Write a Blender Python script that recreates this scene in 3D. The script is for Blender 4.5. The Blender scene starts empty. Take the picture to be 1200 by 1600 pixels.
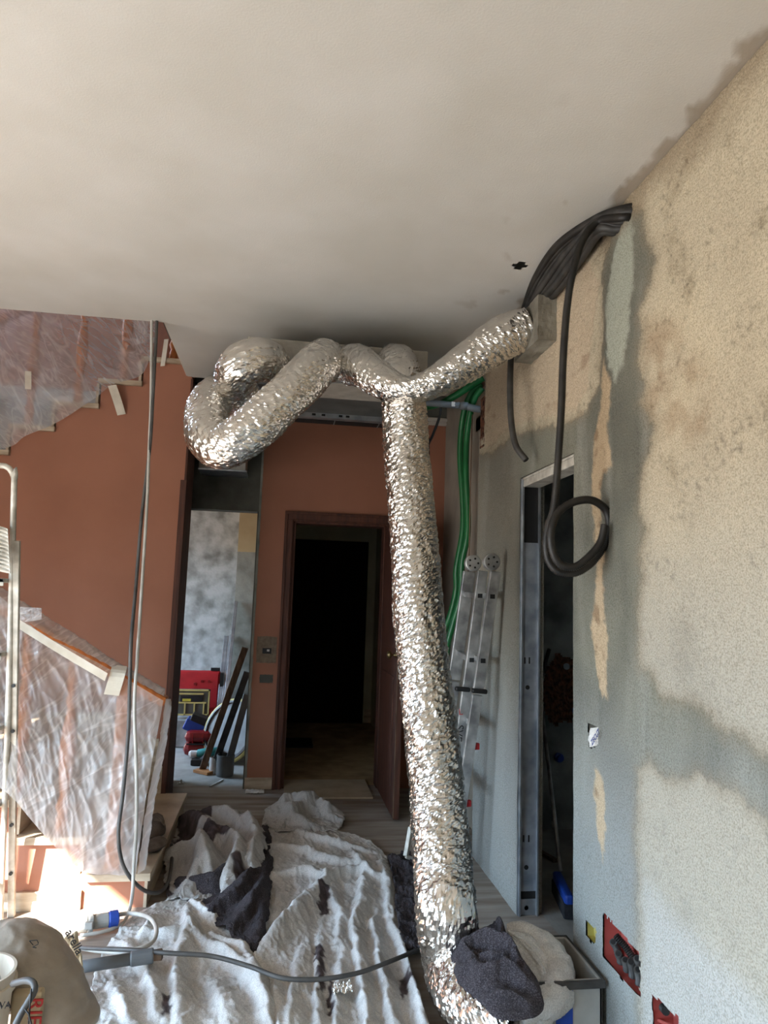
import bpy, math, random
import numpy as np
from mathutils import Vector, Matrix

# ------------------------------------------------------------------ camera, light, exposure
SC = bpy.context.scene
COL = SC.collection
FPX, PIT, ROLL, YAW, EYE = 1110.0, math.radians(6.9), math.radians(1.9), math.radians(8.2), 1.5
SUN_STRENGTH = 26.0
SKY_STRENGTH = 11.0
EXPOSURE = 1.0

fw = np.array([math.sin(YAW)*math.cos(PIT), math.cos(YAW)*math.cos(PIT), math.sin(PIT)])
r0 = np.array([math.cos(YAW), -math.sin(YAW), 0.0]); u0 = np.cross(r0, fw)
cr = r0*math.cos(ROLL)+u0*math.sin(ROLL); cu = -r0*math.sin(ROLL)+u0*math.cos(ROLL)
EYEP = np.array([0, 0, EYE])

cam = bpy.data.cameras.new('camera'); camo = bpy.data.objects.new('camera', cam); COL.objects.link(camo)
cam.sensor_fit = 'VERTICAL'; cam.sensor_height = 36.0; cam.lens = FPX/1600*36.0; cam.clip_start = .05
camo.matrix_world = Matrix(((cr[0], cu[0], -fw[0], 0), (cr[1], cu[1], -fw[1], 0), (cr[2], cu[2], -fw[2], EYE), (0, 0, 0, 1)))
SC.camera = camo

def ray(x, y): return fw+cr*(x-600)/FPX+cu*(800-y)/FPX
def pZ(x, y, Z=0.0):
    d = ray(x, y); return EYEP+d*((Z-EYE)/d[2])
def pX(x, y, X):
    d = ray(x, y); return EYEP+d*(X/d[0])
def pY(x, y, Y):
    d = ray(x, y); return EYEP+d*(Y/d[1])

vs = SC.view_settings
SC.display_settings.display_device = 'sRGB'
vs.view_transform = 'Standard'; vs.look = 'None'; vs.gamma = 1.0; vs.use_curve_mapping = False
vs.exposure = EXPOSURE
SC.cycles.use_denoising = True
SC.cycles.max_bounces = 10; SC.cycles.diffuse_bounces = 6; SC.cycles.glossy_bounces = 5
SC.cycles.transparent_max_bounces = 24
SC.cycles.sample_clamp_indirect = 6.0
SC.cycles.caustics_reflective = False; SC.cycles.caustics_refractive = False

world = bpy.data.worlds.new('daylight'); SC.world = world; world.use_nodes = True
wt = world.node_tree; wt.nodes.clear()
wo = wt.nodes.new('ShaderNodeOutputWorld'); bg = wt.nodes.new('ShaderNodeBackground')
tc = wt.nodes.new('ShaderNodeTexCoord'); sx = wt.nodes.new('ShaderNodeSeparateXYZ'); rp = wt.nodes.new('ShaderNodeValToRGB')
mp = wt.nodes.new('ShaderNodeMapRange'); mp.inputs[1].default_value = -1; mp.inputs[2].default_value = 1
wt.links.new(tc.outputs['Generated'], sx.inputs[0]); wt.links.new(sx.outputs['Z'], mp.inputs[0]); wt.links.new(mp.outputs[0], rp.inputs[0])
rp.color_ramp.elements[0].position = .0; rp.color_ramp.elements[0].color = (.26, .25, .235, 1)
e_ = rp.color_ramp.elements.new(.485); e_.color = (.30, .29, .275, 1)
e_ = rp.color_ramp.elements.new(.52); e_.color = (.60, .81, 1.0, 1)
rp.color_ramp.elements[-1].position = 1.0; rp.color_ramp.elements[-1].color = (.36, .60, 1.0, 1)
wt.links.new(rp.outputs[0], bg.inputs[0]); bg.inputs[1].default_value = SKY_STRENGTH
wt.links.new(bg.outputs[0], wo.inputs[0])

SUN_AZ = np.array([.63, .777]); SUN_TAN = .52
sun = bpy.data.lights.new('sun', 'SUN'); suno = bpy.data.objects.new('sun', sun); COL.objects.link(suno)
sun.energy = SUN_STRENGTH; sun.angle = math.radians(.6); sun.color = (1.0, .95, .88)
suno.rotation_euler = Vector((SUN_AZ[0], SUN_AZ[1], -SUN_TAN)).to_track_quat('-Z', 'Y').to_euler()
suno.location = (-6, -3, 6)

def portal(name, loc, rot, w, h):
    a = bpy.data.lights.new(name, 'AREA'); a.shape = 'RECTANGLE'; a.size = w; a.size_y = h
    a.cycles.is_portal = True
    o = bpy.data.objects.new(name, a); COL.objects.link(o); o.location = loc; o.rotation_euler = rot
R90 = math.pi/2
LEFT_X, REAR_Y = -3.0, -2.6
WIN_A = (.50, 2.95, 0.02, 2.08)       # side opening: y0,y1,z0,z1
WIN_C = (-1.5, .3, 0.02, 1.95)      # unseen side opening, added for sky light; head kept low against sun      # rear opening: x0,x1,z0,z1
portal('daylight_side', (LEFT_X-.02, (WIN_A[0]+WIN_A[1])/2, 1.05), (0, -R90, 0), 2.08, WIN_A[1]-WIN_A[0])
portal('daylight_side_added', (LEFT_X-.02, (WIN_C[0]+WIN_C[1])/2, .98), (0, -R90, 0), 1.95, WIN_C[1]-WIN_C[0])
portal('daylight_backroom', (-2.62, 7.0, 1.4), (0, -R90, 0), 1.4, 1.4)
portal('daylight_upstairs_added', (-3.02, 5.55, 4.4), (0, -R90, 0), .9, .7)  # unseen opening added upstairs so the stairwell gets daylight

# ------------------------------------------------------------------ helpers
rng = np.random.default_rng(7); random.seed(7)
_perm = np.random.default_rng(3).permutation(256); _perm = np.concatenate([_perm, _perm, _perm])
_grad = np.random.default_rng(5).normal(size=(256, 3)); _grad /= np.linalg.norm(_grad, axis=1)[:, None]
def perlin(x, y, z):
    x, y, z = np.broadcast_arrays(np.asarray(x, float), np.asarray(y, float), np.asarray(z, float))
    xi, yi, zi = np.floor(x).astype(int), np.floor(y).astype(int), np.floor(z).astype(int)
    xf, yf, zf = x-xi, y-yi, z-zi
    f = lambda t: t*t*t*(t*(t*6-15)+10)
    u, v, w = f(xf), f(yf), f(zf); xi &= 255; yi &= 255; zi &= 255
    def g(a, b, c):
        h = _perm[_perm[_perm[(xi+a) & 255]+((yi+b) & 255)]+((zi+c) & 255)]
        q = _grad[h]; return q[..., 0]*(xf-a)+q[..., 1]*(yf-b)+q[..., 2]*(zf-c)
    L = lambda a, b, t: a+(b-a)*t
    return L(L(L(g(0,0,0), g(1,0,0), u), L(g(0,1,0), g(1,1,0), u), v), L(L(g(0,0,1), g(1,0,1), u), L(g(0,1,1), g(1,1,1), u), v), w)*1.6
def fbm(x, y, z=0.0, o=4):
    s = 0; a = 1.0; t = 0
    for i in range(o):
        s = s+a*perlin(np.asarray(x)*2**i+i*17.3, np.asarray(y)*2**i+i*5.1, np.asarray(z)*2**i+i*9.7); t += a; a *= .5
    return s/t
def sm(a, b, x):
    t = np.clip((x-a)/(b-a), 0, 1); return t*t*(3-2*t)
def lin(c):
    c = np.array(c, float)/255; return np.where(c <= .04045, c/12.92, ((c+.055)/1.055)**2.4)
def L4(c): return (*lin(c), 1.0)

def material(name, col, rough=.6, metal=0.0, col2=None, vscale=6.0, stretch=(1, 1, 1), bump=.0, bscale=60.0, lo=.35, hi=.65, spec=.5, detail=5.0, coat=0.0, attr=None, bdist=.01):
    m = bpy.data.materials.new(name); m.use_nodes = True; nt = m.node_tree; b = nt.nodes['Principled BSDF']
    b.inputs['Roughness'].default_value = rough; b.inputs['Metallic'].default_value = metal
    b.inputs['Specular IOR Level'].default_value = spec
    if coat: b.inputs['Coat Weight'].default_value = coat
    t = nt.nodes.new('ShaderNodeTexCoord'); mp = nt.nodes.new('ShaderNodeMapping'); mp.inputs['Scale'].default_value = stretch
    nt.links.new(t.outputs['Object'], mp.inputs[0])
    n = nt.nodes.new('ShaderNodeTexNoise'); n.inputs['Scale'].default_value = vscale; n.inputs['Detail'].default_value = detail
    nt.links.new(mp.outputs[0], n.inputs[0])
    r = nt.nodes.new('ShaderNodeValToRGB'); nt.links.new(n.outputs[0], r.inputs[0])
    r.color_ramp.elements[0].position = lo; r.color_ramp.elements[1].position = hi
    c2 = col2 if col2 is not None else tuple(np.array(col)*.86)
    if attr:
        a = nt.nodes.new('ShaderNodeVertexColor'); a.layer_name = attr
        r.color_ramp.elements[0].color = L4(c2); r.color_ramp.elements[1].color = L4(col)
        mx = nt.nodes.new('ShaderNodeMix'); mx.data_type = 'RGBA'; mx.blend_type = 'MULTIPLY'; mx.inputs[0].default_value = 1
        nt.links.new(a.outputs[0], mx.inputs[6]); nt.links.new(r.outputs[0], mx.inputs[7]); nt.links.new(mx.outputs[2], b.inputs['Base Color'])
    else:
        r.color_ramp.elements[0].color = L4(c2); r.color_ramp.elements[1].color = L4(col)
        nt.links.new(r.outputs[0], b.inputs['Base Color'])
    if bump:
        n2 = nt.nodes.new('ShaderNodeTexNoise'); n2.inputs['Scale'].default_value = bscale; n2.inputs['Detail'].default_value = 6
        nt.links.new(mp.outputs[0], n2.inputs[0])
        bp = nt.nodes.new('ShaderNodeBump'); bp.inputs['Strength'].default_value = bump; bp.inputs['Distance'].default_value = bdist
        nt.links.new(n2.outputs[0], bp.inputs['Height']); nt.links.new(bp.outputs[0], b.inputs['Normal'])
    return m

def foil_material(name):
    m = bpy.data.materials.new(name); m.use_nodes = True; nt = m.node_tree; b = nt.nodes['Principled BSDF']
    b.inputs['Metallic'].default_value = 1; b.inputs['Roughness'].default_value = .2
    b.inputs['Base Color'].default_value = L4((226, 222, 216))
    t = nt.nodes.new('ShaderNodeTexCoord')
    v = nt.nodes.new('ShaderNodeTexVoronoi'); v.inputs['Scale'].default_value = 70; v.feature = 'F1'
    n = nt.nodes.new('ShaderNodeTexNoise'); n.inputs['Scale'].default_value = 45; n.inputs['Detail'].default_value = 3
    nt.links.new(t.outputs['Object'], v.inputs[0]); nt.links.new(t.outputs['Object'], n.inputs[0])
    ad = nt.nodes.new('ShaderNodeMath'); ad.operation = 'ADD'
    nt.links.new(v.outputs['Distance'], ad.inputs[0]); nt.links.new(n.outputs[0], ad.inputs[1])
    bp = nt.nodes.new('ShaderNodeBump'); bp.inputs['Strength'].default_value = .32; bp.inputs['Distance'].default_value = .003
    nt.links.new(ad.outputs[0], bp.inputs['Height']); nt.links.new(bp.outputs[0], b.inputs['Normal'])
    return m

def plastic_material(name, base=.22, top=.62, tint=(238, 237, 236), scale=5.0, rot=0.0, stretch=(1, 1, 5), line=.5):
    m = bpy.data.materials.new(name); m.use_nodes = True; nt = m.node_tree; N = nt.nodes.new; K = nt.links.new
    b = nt.nodes['Principled BSDF']; out = nt.nodes['Material Output']
    b.inputs['Base Color'].default_value = L4(tint); b.inputs['Roughness'].default_value = .16; b.inputs['Specular IOR Level'].default_value = .8
    tr = N('ShaderNodeBsdfTransparent'); tr.inputs[0].default_value = (.97, .96, .95, 1)
    tl = N('ShaderNodeBsdfTranslucent'); tl.inputs[0].default_value = L4(tint)
    m1 = N('ShaderNodeMixShader'); m1.inputs[0].default_value = .4; K(b.outputs[0], m1.inputs[1]); K(tl.outputs[0], m1.inputs[2])
    t = N('ShaderNodeTexCoord')
    def layer(sc, st, rt, dist):
        r0_ = N('ShaderNodeMapping'); r0_.inputs['Rotation'].default_value = (0, rt, 0); K(t.outputs['Object'], r0_.inputs[0])
        mp = N('ShaderNodeMapping'); mp.inputs['Scale'].default_value = st; K(r0_.outputs[0], mp.inputs[0])
        n = N('ShaderNodeTexNoise'); n.inputs['Scale'].default_value = sc; n.inputs['Detail'].default_value = 3; n.inputs['Distortion'].default_value = dist; K(mp.outputs[0], n.inputs[0])
        a = N('ShaderNodeMath'); a.operation = 'SUBTRACT'; a.inputs[1].default_value = .5; K(n.outputs[0], a.inputs[0])
        c = N('ShaderNodeMath'); c.operation = 'ABSOLUTE'; K(a.outputs[0], c.inputs[0])
        q = N('ShaderNodeMapRange'); q.inputs[1].default_value = 0; q.inputs[2].default_value = .035; q.inputs[3].default_value = 1; q.inputs[4].default_value = 0; K(c.outputs[0], q.inputs[0])
        return n, q
    n1, q1 = layer(scale, stretch, rot, .5); n2, q2 = layer(scale*2.0, stretch, rot+.5, .8); n3, q3 = layer(scale*.45, (1, 1, 1.5), rot, .3)
    mx = N('ShaderNodeMath'); mx.operation = 'MAXIMUM'; K(q1.outputs[0], mx.inputs[0])
    h = N('ShaderNodeMath'); h.operation = 'MULTIPLY'; h.inputs[1].default_value = .6; K(q2.outputs[0], h.inputs[0]); K(h.outputs[0], mx.inputs[1])
    br = N('ShaderNodeMapRange'); br.inputs[1].default_value = .35; br.inputs[2].default_value = .68; br.inputs[3].default_value = base; br.inputs[4].default_value = top; K(n3.outputs[0], br.inputs[0])
    ml = N('ShaderNodeMath'); ml.operation = 'MULTIPLY_ADD'; ml.inputs[1].default_value = line; K(mx.outputs[0], ml.inputs[0]); K(br.outputs[0], ml.inputs[2])
    cl = N('ShaderNodeClamp'); K(ml.outputs[0], cl.inputs[0]); cl.inputs[2].default_value = .85
    ad = N('ShaderNodeMath'); ad.operation = 'ADD'; K(n1.outputs[0], ad.inputs[0]); K(n2.outputs[0], ad.inputs[1])
    bp = N('ShaderNodeBump'); bp.inputs['Strength'].default_value = .7; bp.inputs['Distance'].default_value = .012
    K(ad.outputs[0], bp.inputs['Height']); K(bp.outputs[0], b.inputs['Normal'])
    m2 = N('ShaderNodeMixShader'); K(cl.outputs[0], m2.inputs[0]); K(tr.outputs[0], m2.inputs[1]); K(m1.outputs[0], m2.inputs[2]); K(m2.outputs[0], out.inputs[0])
    return m

def root_loc(p):
    v = np.zeros(3)
    while p is not None:
        v = v+np.array(p.location); p = p.parent
    return v

class MB:
    """collects shapes in world coordinates, then links ONE mesh object"""
    def __init__(s): s.v = []; s.f = []; s.n = 0; s.colors = None
    def add(s, v, f):
        v = np.asarray(v, float).reshape(-1, 3); s.v.append(v); n = s.n
        s.f += [tuple(int(i)+n for i in q) for q in f]; s.n += len(v); return s
    def box(s, lo, hi):
        lo, hi = np.minimum(lo, hi), np.maximum(lo, hi)
        v = [(x, y, z) for x in (lo[0], hi[0]) for y in (lo[1], hi[1]) for z in (lo[2], hi[2])]
        return s.add(v, [(0,1,3,2), (4,6,7,5), (0,4,5,1), (2,3,7,6), (0,2,6,4), (1,5,7,3)])
    def obox(s, c, ax, ay, az):
        """oriented box: centre and three half-axis vectors"""
        c, ax, ay, az = (np.array(q, float) for q in (c, ax, ay, az))
        v = [c+i*ax+j*ay+k*az for i in (-1, 1) for j in (-1, 1) for k in (-1, 1)]
        return s.add(v, [(0,1,3,2), (4,6,7,5), (0,4,5,1), (2,3,7,6), (0,2,6,4), (1,5,7,3)])
    def bar(s, a, b, w, t, side=(0, 0, 1)):
        """rectangular bar from a to b; width w along `side`, thickness t across"""
        a, b = np.array(a, float), np.array(b, float); d = b-a; L = np.linalg.norm(d); d = d/L
        sd = np.array(side, float); sd = sd-d*(sd@d); sd /= np.linalg.norm(sd); o = np.cross(d, sd)
        return s.obox((a+b)/2, d*L/2, sd*w/2, o*t/2)
    def tube(s, path, r, seg=12, caps=True, closed=False, flat=None):
        path = np.asarray(path, float); n = len(path)
        r = np.full(n, r) if np.isscalar(r) else np.asarray(r)
        T = np.gradient(path, axis=0) if not closed else np.roll(path, -1, 0)-np.roll(path, 1, 0)
        T /= np.linalg.norm(T, axis=1)[:, None]+1e-12
        up = np.array([0, 0, 1.0]) if abs(T[0][2]) < .9 else np.array([0, 1.0, 0])
        N = np.cross(T[0], up); N /= np.linalg.norm(N); rings = []
        a = np.linspace(0, 2*math.pi, seg, endpoint=False)
        for i in range(n):
            N = N-T[i]*(N@T[i]); N /= np.linalg.norm(N); B = np.cross(T[i], N)
            rings.append(path[i]+r[i]*(np.cos(a)[:, None]*N+np.sin(a)[:, None]*B))
        v = np.concatenate(rings); f = []
        for i in range(n if closed else n-1):
            j = (i+1) % n
            for k in range(seg):
                l = (k+1) % seg; f.append((i*seg+k, i*seg+l, j*seg+l, j*seg+k))
        if caps and not closed: f.append(tuple(range(seg))[::-1]); f.append(tuple(range((n-1)*seg, n*seg)))
        return s.add(v, f)
    def lathe(s, base, prof, seg=24, axis=(0, 0, 1)):
        """prof: (radius, height) along axis from base"""
        ax = np.array(axis, float); ax /= np.linalg.norm(ax); L = [(r, h) for r, h in prof]
        up = np.array([0, 0, 1.0]) if abs(ax[2]) < .9 else np.array([1.0, 0, 0])
        N = np.cross(ax, up); N /= np.linalg.norm(N); B = np.cross(ax, N); a = np.linspace(0, 2*math.pi, seg, endpoint=False)
        v = np.concatenate([np.array(base)+ax*h+max(r, 1e-4)*(np.cos(a)[:, None]*N+np.sin(a)[:, None]*B) for r, h in L]); f = []
        for i in range(len(L)-1):
            for k in range(seg):
                l = (k+1) % seg; f.append((i*seg+k, i*seg+l, (i+1)*seg+l, (i+1)*seg+k))
        f.append(tuple(range(seg))[::-1]); f.append(tuple(range((len(L)-1)*seg, len(L)*seg)))
        return s.add(v, f)
    def prism(s, poly, ext):
        """closed planar polygon (3-D points) extruded by vector ext"""
        p = np.asarray(poly, float); n = len(p); e = np.array(ext, float)
        return s.add(np.concatenate([p, p+e]), [tuple(range(n))[::-1], tuple(range(n, 2*n))]+[(i, (i+1) % n, n+(i+1) % n, n+i) for i in range(n)])
    def grid(s, P, keep=None):
        ny, nx = P.shape[:2]; f = []
        for j in range(ny-1):
            for i in range(nx-1):
                if keep is None or keep[j, i]: f.append((j*nx+i, j*nx+i+1, (j+1)*nx+i+1, (j+1)*nx+i))
        return s.add(P.reshape(-1, 3), f)
    def build(s, name, m, parent=None, smooth=False, bevel=0.0, solid=0.0, colors=None, base=None):
        v = np.concatenate(s.v)
        if parent is not None: org = root_loc(parent)
        elif base is not None: org = np.array(base, float)
        else: org = np.array([(v[:, 0].min()+v[:, 0].max())/2, (v[:, 1].min()+v[:, 1].max())/2, v[:, 2].min()])
        me = bpy.data.meshes.new(name); me.from_pydata((v-org).tolist(), [], s.f); me.validate(); me.update()
        if colors is not None:
            ca = me.color_attributes.new('tone', 'FLOAT_COLOR', 'POINT')
            c4 = np.concatenate([colors, np.ones((len(colors), 1))], 1); ca.data.foreach_set('color', c4.ravel().astype('f'))
        o = bpy.data.objects.new(name, me); COL.objects.link(o); me.materials.append(m)
        if parent is not None: o.parent = parent
        else: o.location = org
        if smooth: me.polygons.foreach_set('use_smooth', [True]*len(me.polygons))
        if bevel:
            b = o.modifiers.new('bevel', 'BEVEL'); b.width = bevel; b.segments = 2; b.limit_method = 'ANGLE'
        if solid:
            b = o.modifiers.new('thickness', 'SOLIDIFY'); b.thickness = solid; b.offset = 0
        return o

def tag(o, label, cat, group=None):
    o['label'] = label; o['category'] = cat
    if group: o['group'] = group
    return o
def thing(name, loc, label, cat, group=None):
    o = bpy.data.objects.new(name, None); COL.objects.link(o); o.location = tuple(map(float, loc)); o.empty_display_size = .1
    return tag(o, label, cat, group)
def struct(o): o['kind'] = 'structure'; return o
def spline(pts, step=.02):
    """Catmull-Rom through pts, resampled evenly"""
    p = np.asarray(pts, float); p = np.concatenate([[2*p[0]-p[1]], p, [2*p[-1]-p[-2]]]); out = []
    for i in range(1, len(p)-2):
        t = np.linspace(0, 1, 40, endpoint=False)[:, None]; a, b, c, d = p[i-1], p[i], p[i+1], p[i+2]
        out.append(.5*((2*b)+(-a+c)*t+(2*a-5*b+4*c-d)*t*t+(-a+3*b-3*c+d)*t**3))
    out = np.concatenate(out+[p[-2:-1]]); s = np.concatenate([[0], np.cumsum(np.linalg.norm(np.diff(out, axis=0), axis=1))])
    n = max(3, int(s[-1]/step)+1); q = np.linspace(0, s[-1], n)
    return np.stack([np.interp(q, s, out[:, k]) for k in range(3)], 1)
def inpoly(x, y, poly):
    x = np.asarray(x); y = np.asarray(y); c = np.zeros(np.broadcast(x, y).shape, bool); n = len(poly)
    for i in range(n):
        x1, y1 = poly[i]; x2, y2 = poly[i-1]
        if y1 == y2: continue
        c ^= ((y1 > y) != (y2 > y)) & (x < (x2-x1)*(y-y1)/(y2-y1)+x1)
    return c
def polydist(x, y, poly):
    """signed distance (positive inside)"""
    d = np.full(np.shape(x), 1e9)
    for i in range(len(poly)):
        a = np.array(poly[i-1], float); b = np.array(poly[i], float); ab = b-a
        t = np.clip(((x-a[0])*ab[0]+(y-a[1])*ab[1])/(ab@ab+1e-12), 0, 1)
        d = np.minimum(d, np.hypot(x-a[0]-t*ab[0], y-a[1]-t*ab[1]))
    return np.where(inpoly(x, y, poly), d, -d)
_txtn = [0]
def text_mb(mb, s, size, origin, ux, uy, depth=.0006):
    """letters as a mesh laid out along ux / uy from origin (centre)"""
    cu_ = bpy.data.curves.new('lettering', 'FONT'); cu_.body = s; cu_.size = size; cu_.align_x = 'CENTER'; cu_.align_y = 'CENTER'; cu_.extrude = depth
    o = bpy.data.objects.new('lettering', cu_); COL.objects.link(o); bpy.context.view_layer.update()
    me = bpy.data.meshes.new_from_object(o.evaluated_get(bpy.context.evaluated_depsgraph_get()))
    v = np.array([q.co[:] for q in me.vertices]); f = [tuple(p.vertices) for p in me.polygons]
    bpy.data.objects.remove(o); bpy.data.meshes.remove(me); bpy.data.curves.remove(cu_)
    ux = np.array(ux, float); ux /= np.linalg.norm(ux); uy = np.array(uy, float); uy = uy-ux*(uy@ux); uy /= np.linalg.norm(uy); uz = np.cross(ux, uy)
    if len(v): mb.add(np.array(origin)+v[:, :1]*ux+v[:, 1:2]*uy+v[:, 2:3]*uz, f)

def drape(P0, sx, sy, steps=160, seed=0, zmin=None, rough=.012, bend=.5, gravity=.0007, fric=.7):
    """settle a cloth with too much material for its outline: it buckles into folds on the ground"""
    ny, nx = P0.shape[:2]; P = P0.copy(); gx, gy = np.meshgrid(np.arange(nx), np.arange(ny))
    zf = np.zeros((ny, nx)) if zmin is None else zmin
    wx = P0[..., 0]+.12*fbm(P0[..., 0]*2.2, P0[..., 1]*2.2, seed+.3); P[..., 2] = zf+.004+rough*np.maximum(1-3.2*np.abs(fbm(wx*4.2+seed, P0[..., 1]*1.7, seed*1.7, 2)), 0)+rough*.5*np.maximum(1-4*np.abs(fbm(wx*6+seed, P0[..., 1]*5, seed*2.7, 2)), 0)
    Q = P.copy(); cons = []
    def mk(di, dj, f, w):
        i0, i1 = slice(0, nx-di), slice(di, nx)
        if dj >= 0: j0, j1 = slice(0, ny-dj), slice(dj, ny)
        else: j0, j1 = slice(-dj, ny), slice(0, ny+dj)
        d = np.linalg.norm(P0[j1, i1]-P0[j0, i0], axis=-1)
        cons.append((j0, i0, j1, i1, d*f, w))
    sxm = float(np.mean(sx)); sym = float(np.mean(sy)); sd = (sxm+sym)/2
    mk(1, 0, sx[:, :-1] if np.ndim(sx) else sx, .5); mk(0, 1, sy[:-1, :] if np.ndim(sy) else sy, .5); mk(1, 1, sd, .35); mk(1, -1, sd, .35)
    mk(2, 0, sxm, .25*bend); mk(0, 2, sym, .25*bend); mk(4, 0, sxm*.97, .12*bend); mk(0, 4, sym*.97, .12*bend)
    for st in range(steps):
        V = (P-Q)*.9; Q = P.copy(); P = P+V; P[..., 2] -= gravity
        for it in range(4):
            for (j0, i0, j1, i1, d0, w) in cons:
                D = P[j1, i1]-P[j0, i0]; L = np.linalg.norm(D, axis=-1)+1e-9
                c = (D*((L-d0)/L*.5*w)[..., None]); A = np.zeros_like(P); A[j0, i0] += c; A[j1, i1] -= c; P += A*.8
            low = P[..., 2] < zf
            P[..., 2] = np.where(low, zf, P[..., 2])
            P[..., :2] = np.where(low[..., None], P[..., :2]*(1-fric)+Q[..., :2]*fric, P[..., :2])
    return P

# ------------------------------------------------------------------ materials
M = {}
M['terracotta'] = material('terracotta_paint', (166, 112, 88), .75, col2=(156, 104, 81), vscale=2.2, bump=.05, bscale=120)
M['plaster'] = material('mottled_plaster', (255, 255, 255), .92, col2=(208, 206, 200), vscale=190, attr='tone', bump=.55, bscale=150, lo=.34, hi=.58, detail=4, bdist=.004)
M['cement'] = material('grey_cement_render', (160, 160, 150), .9, col2=(108, 108, 100), vscale=3.5, bump=.3, bscale=40, lo=.35, hi=.62, detail=8)
M['dark_cement'] = material('dark_cement_render', (108, 108, 100), .9, col2=(62, 60, 54), vscale=3.0, bump=.3, bscale=40, detail=8)  # darker tone of the cement render
M['blue_cement'] = material('bare_grey_wall', (182, 185, 184), .9, col2=(126, 128, 124), vscale=5.5, bump=.3, bscale=40, detail=10, lo=.36, hi=.6)
M['ceil'] = material('ceiling_plaster', (255, 255, 255), .9, col2=(244, 243, 240), vscale=2.0, attr='tone', bump=.12, bscale=160)
M['white_paint'] = material('white_wall_paint', (206, 200, 190), .85, col2=(194, 188, 178), vscale=3)
M['cream_paint'] = material('cream_wall_paint', (196, 178, 140), .85, col2=(180, 160, 122), vscale=3)
M['marble'] = material('travertine', (206, 190, 166), .45, col2=(160, 140, 116), vscale=4, stretch=(1, 1, 5), detail=8)
M['dust_floor'] = material('dusty_veined_floor', (174, 167, 158), .7, col2=(120, 104, 90), vscale=3.2, stretch=(.6, 4.0, 1), lo=.32, hi=.68, detail=9, bump=.08, bscale=60)
M['screed'] = material('grey_screed', (160, 158, 152), .9, col2=(132, 130, 124), vscale=5, bump=.2, bscale=60)
M['hall_floor'] = material('hall_stone_floor', (176, 152, 118), .9, col2=(146, 124, 94), vscale=6, spec=.15)
M['hall_paint'] = material('old_hall_paint', (196, 190, 166), .9, col2=(180, 174, 150), vscale=3)
M['dark_wood'] = material('dark_stained_wood', (92, 52, 36), .7, col2=(64, 34, 23), vscale=5, stretch=(8, 8, .7), detail=7, bump=.1, bscale=30)
M['black_wood'] = material('blackish_door_wood', (26, 15, 11), .9, col2=(18, 10, 8), vscale=5, stretch=(8, 8, .7), spec=.1)
M['rail_wood'] = material('orange_varnished_wood', (196, 116, 52), .35, col2=(160, 88, 36), vscale=6, stretch=(6, 6, .8))
M['dusty_wood'] = material('dusty_plank_wood', (122, 98, 78), .8, col2=(84, 66, 52), vscale=6, stretch=(6, 6, 1))
M['foil'] = foil_material('crinkled_aluminium_foil')
M['poly'] = material('pale_plenum_board', (196, 190, 180), .8, col2=(178, 172, 162), vscale=14, bump=.25, bscale=80)
M['zinc'] = material('galvanised_steel', (190, 194, 198), .42, .85, col2=(150, 156, 164), vscale=12, detail=8)
M['zinc_plate'] = material('spangled_zinc_plate', (176, 182, 190), .5, .6, col2=(126, 134, 144), vscale=9, detail=8)
M['dark_metal'] = material('dull_grey_metal', (120, 120, 118), .6, .5, col2=(96, 96, 95), vscale=5)
M['black'] = material('black_plastic', (20, 20, 21), .5, col2=(12, 12, 13), vscale=20)
M['conduit'] = material('dusty_black_conduit', (46, 42, 38), .5, col2=(22, 20, 19), vscale=14, detail=6)
M['conduit_grey'] = material('grey_black_conduit', (70, 68, 65), .5, col2=(42, 40, 39), vscale=14)
M['alu'] = material('scuffed_aluminium', (206, 206, 204), .4, .7, col2=(140, 140, 140), vscale=10, detail=7)
M['white_alu'] = material('paint_spattered_white_metal', (214, 210, 200), .45, .2, col2=(168, 162, 150), vscale=16, detail=7)
M['green_hose'] = material('green_plastic_hose', (30, 112, 60), .35, col2=(22, 92, 48), vscale=8)
M['grey_pipe'] = material('grey_pvc', (112, 117, 121), .5, col2=(98, 103, 107), vscale=8)
M['cable_dark'] = material('dark_grey_cable', (86, 84, 82), .5, col2=(64, 62, 60), vscale=10)
M['cable_light'] = material('pale_grey_cable', (196, 192, 184), .5, col2=(172, 168, 160), vscale=10)
M['plug_grey'] = material('grey_connector_plastic', (170, 168, 162), .5, col2=(148, 146, 140), vscale=8)
M['blue'] = material('blue_plastic', (34, 74, 168), .45, col2=(26, 60, 144), vscale=8)
M['red'] = material('red_plastic', (186, 38, 44), .45, col2=(160, 30, 36), vscale=6)
M['dark_red'] = material('dark_red_plastic', (136, 26, 30), .3, col2=(112, 20, 24), vscale=6)
M['teal'] = material('teal_plastic', (60, 150, 150), .4, col2=(48, 132, 132), vscale=8)
M['yellow'] = material('faded_yellow_plastic', (206, 190, 120), .5, col2=(186, 168, 98), vscale=8)
M['clear_lid'] = material('smoky_clear_plastic', (96, 98, 90), .3, col2=(78, 80, 74), vscale=9)
M['box_red'] = material('red_flush_box_plastic', (178, 84, 76), .6, col2=(156, 68, 62), vscale=9)
M['yellow_patch'] = material('yellow_flush_box_plastic', (190, 176, 96), .6, col2=(160, 144, 74), vscale=14)
M['paper'] = material('crumpled_white_paper', (222, 220, 216), .8, col2=(196, 192, 186), vscale=14)
M['ink_blue'] = material('blue_ink', (34, 50, 130), .7)
M['ink_black'] = material('black_ink', (26, 24, 24), .7)
M['ink_red'] = material('red_ink', (176, 36, 34), .7)
M['ink_yellow'] = material('yellow_print', (206, 190, 60), .7)
M['tape'] = material('cream_masking_tape', (224, 216, 200), .75, col2=(208, 198, 180), vscale=14)
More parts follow.
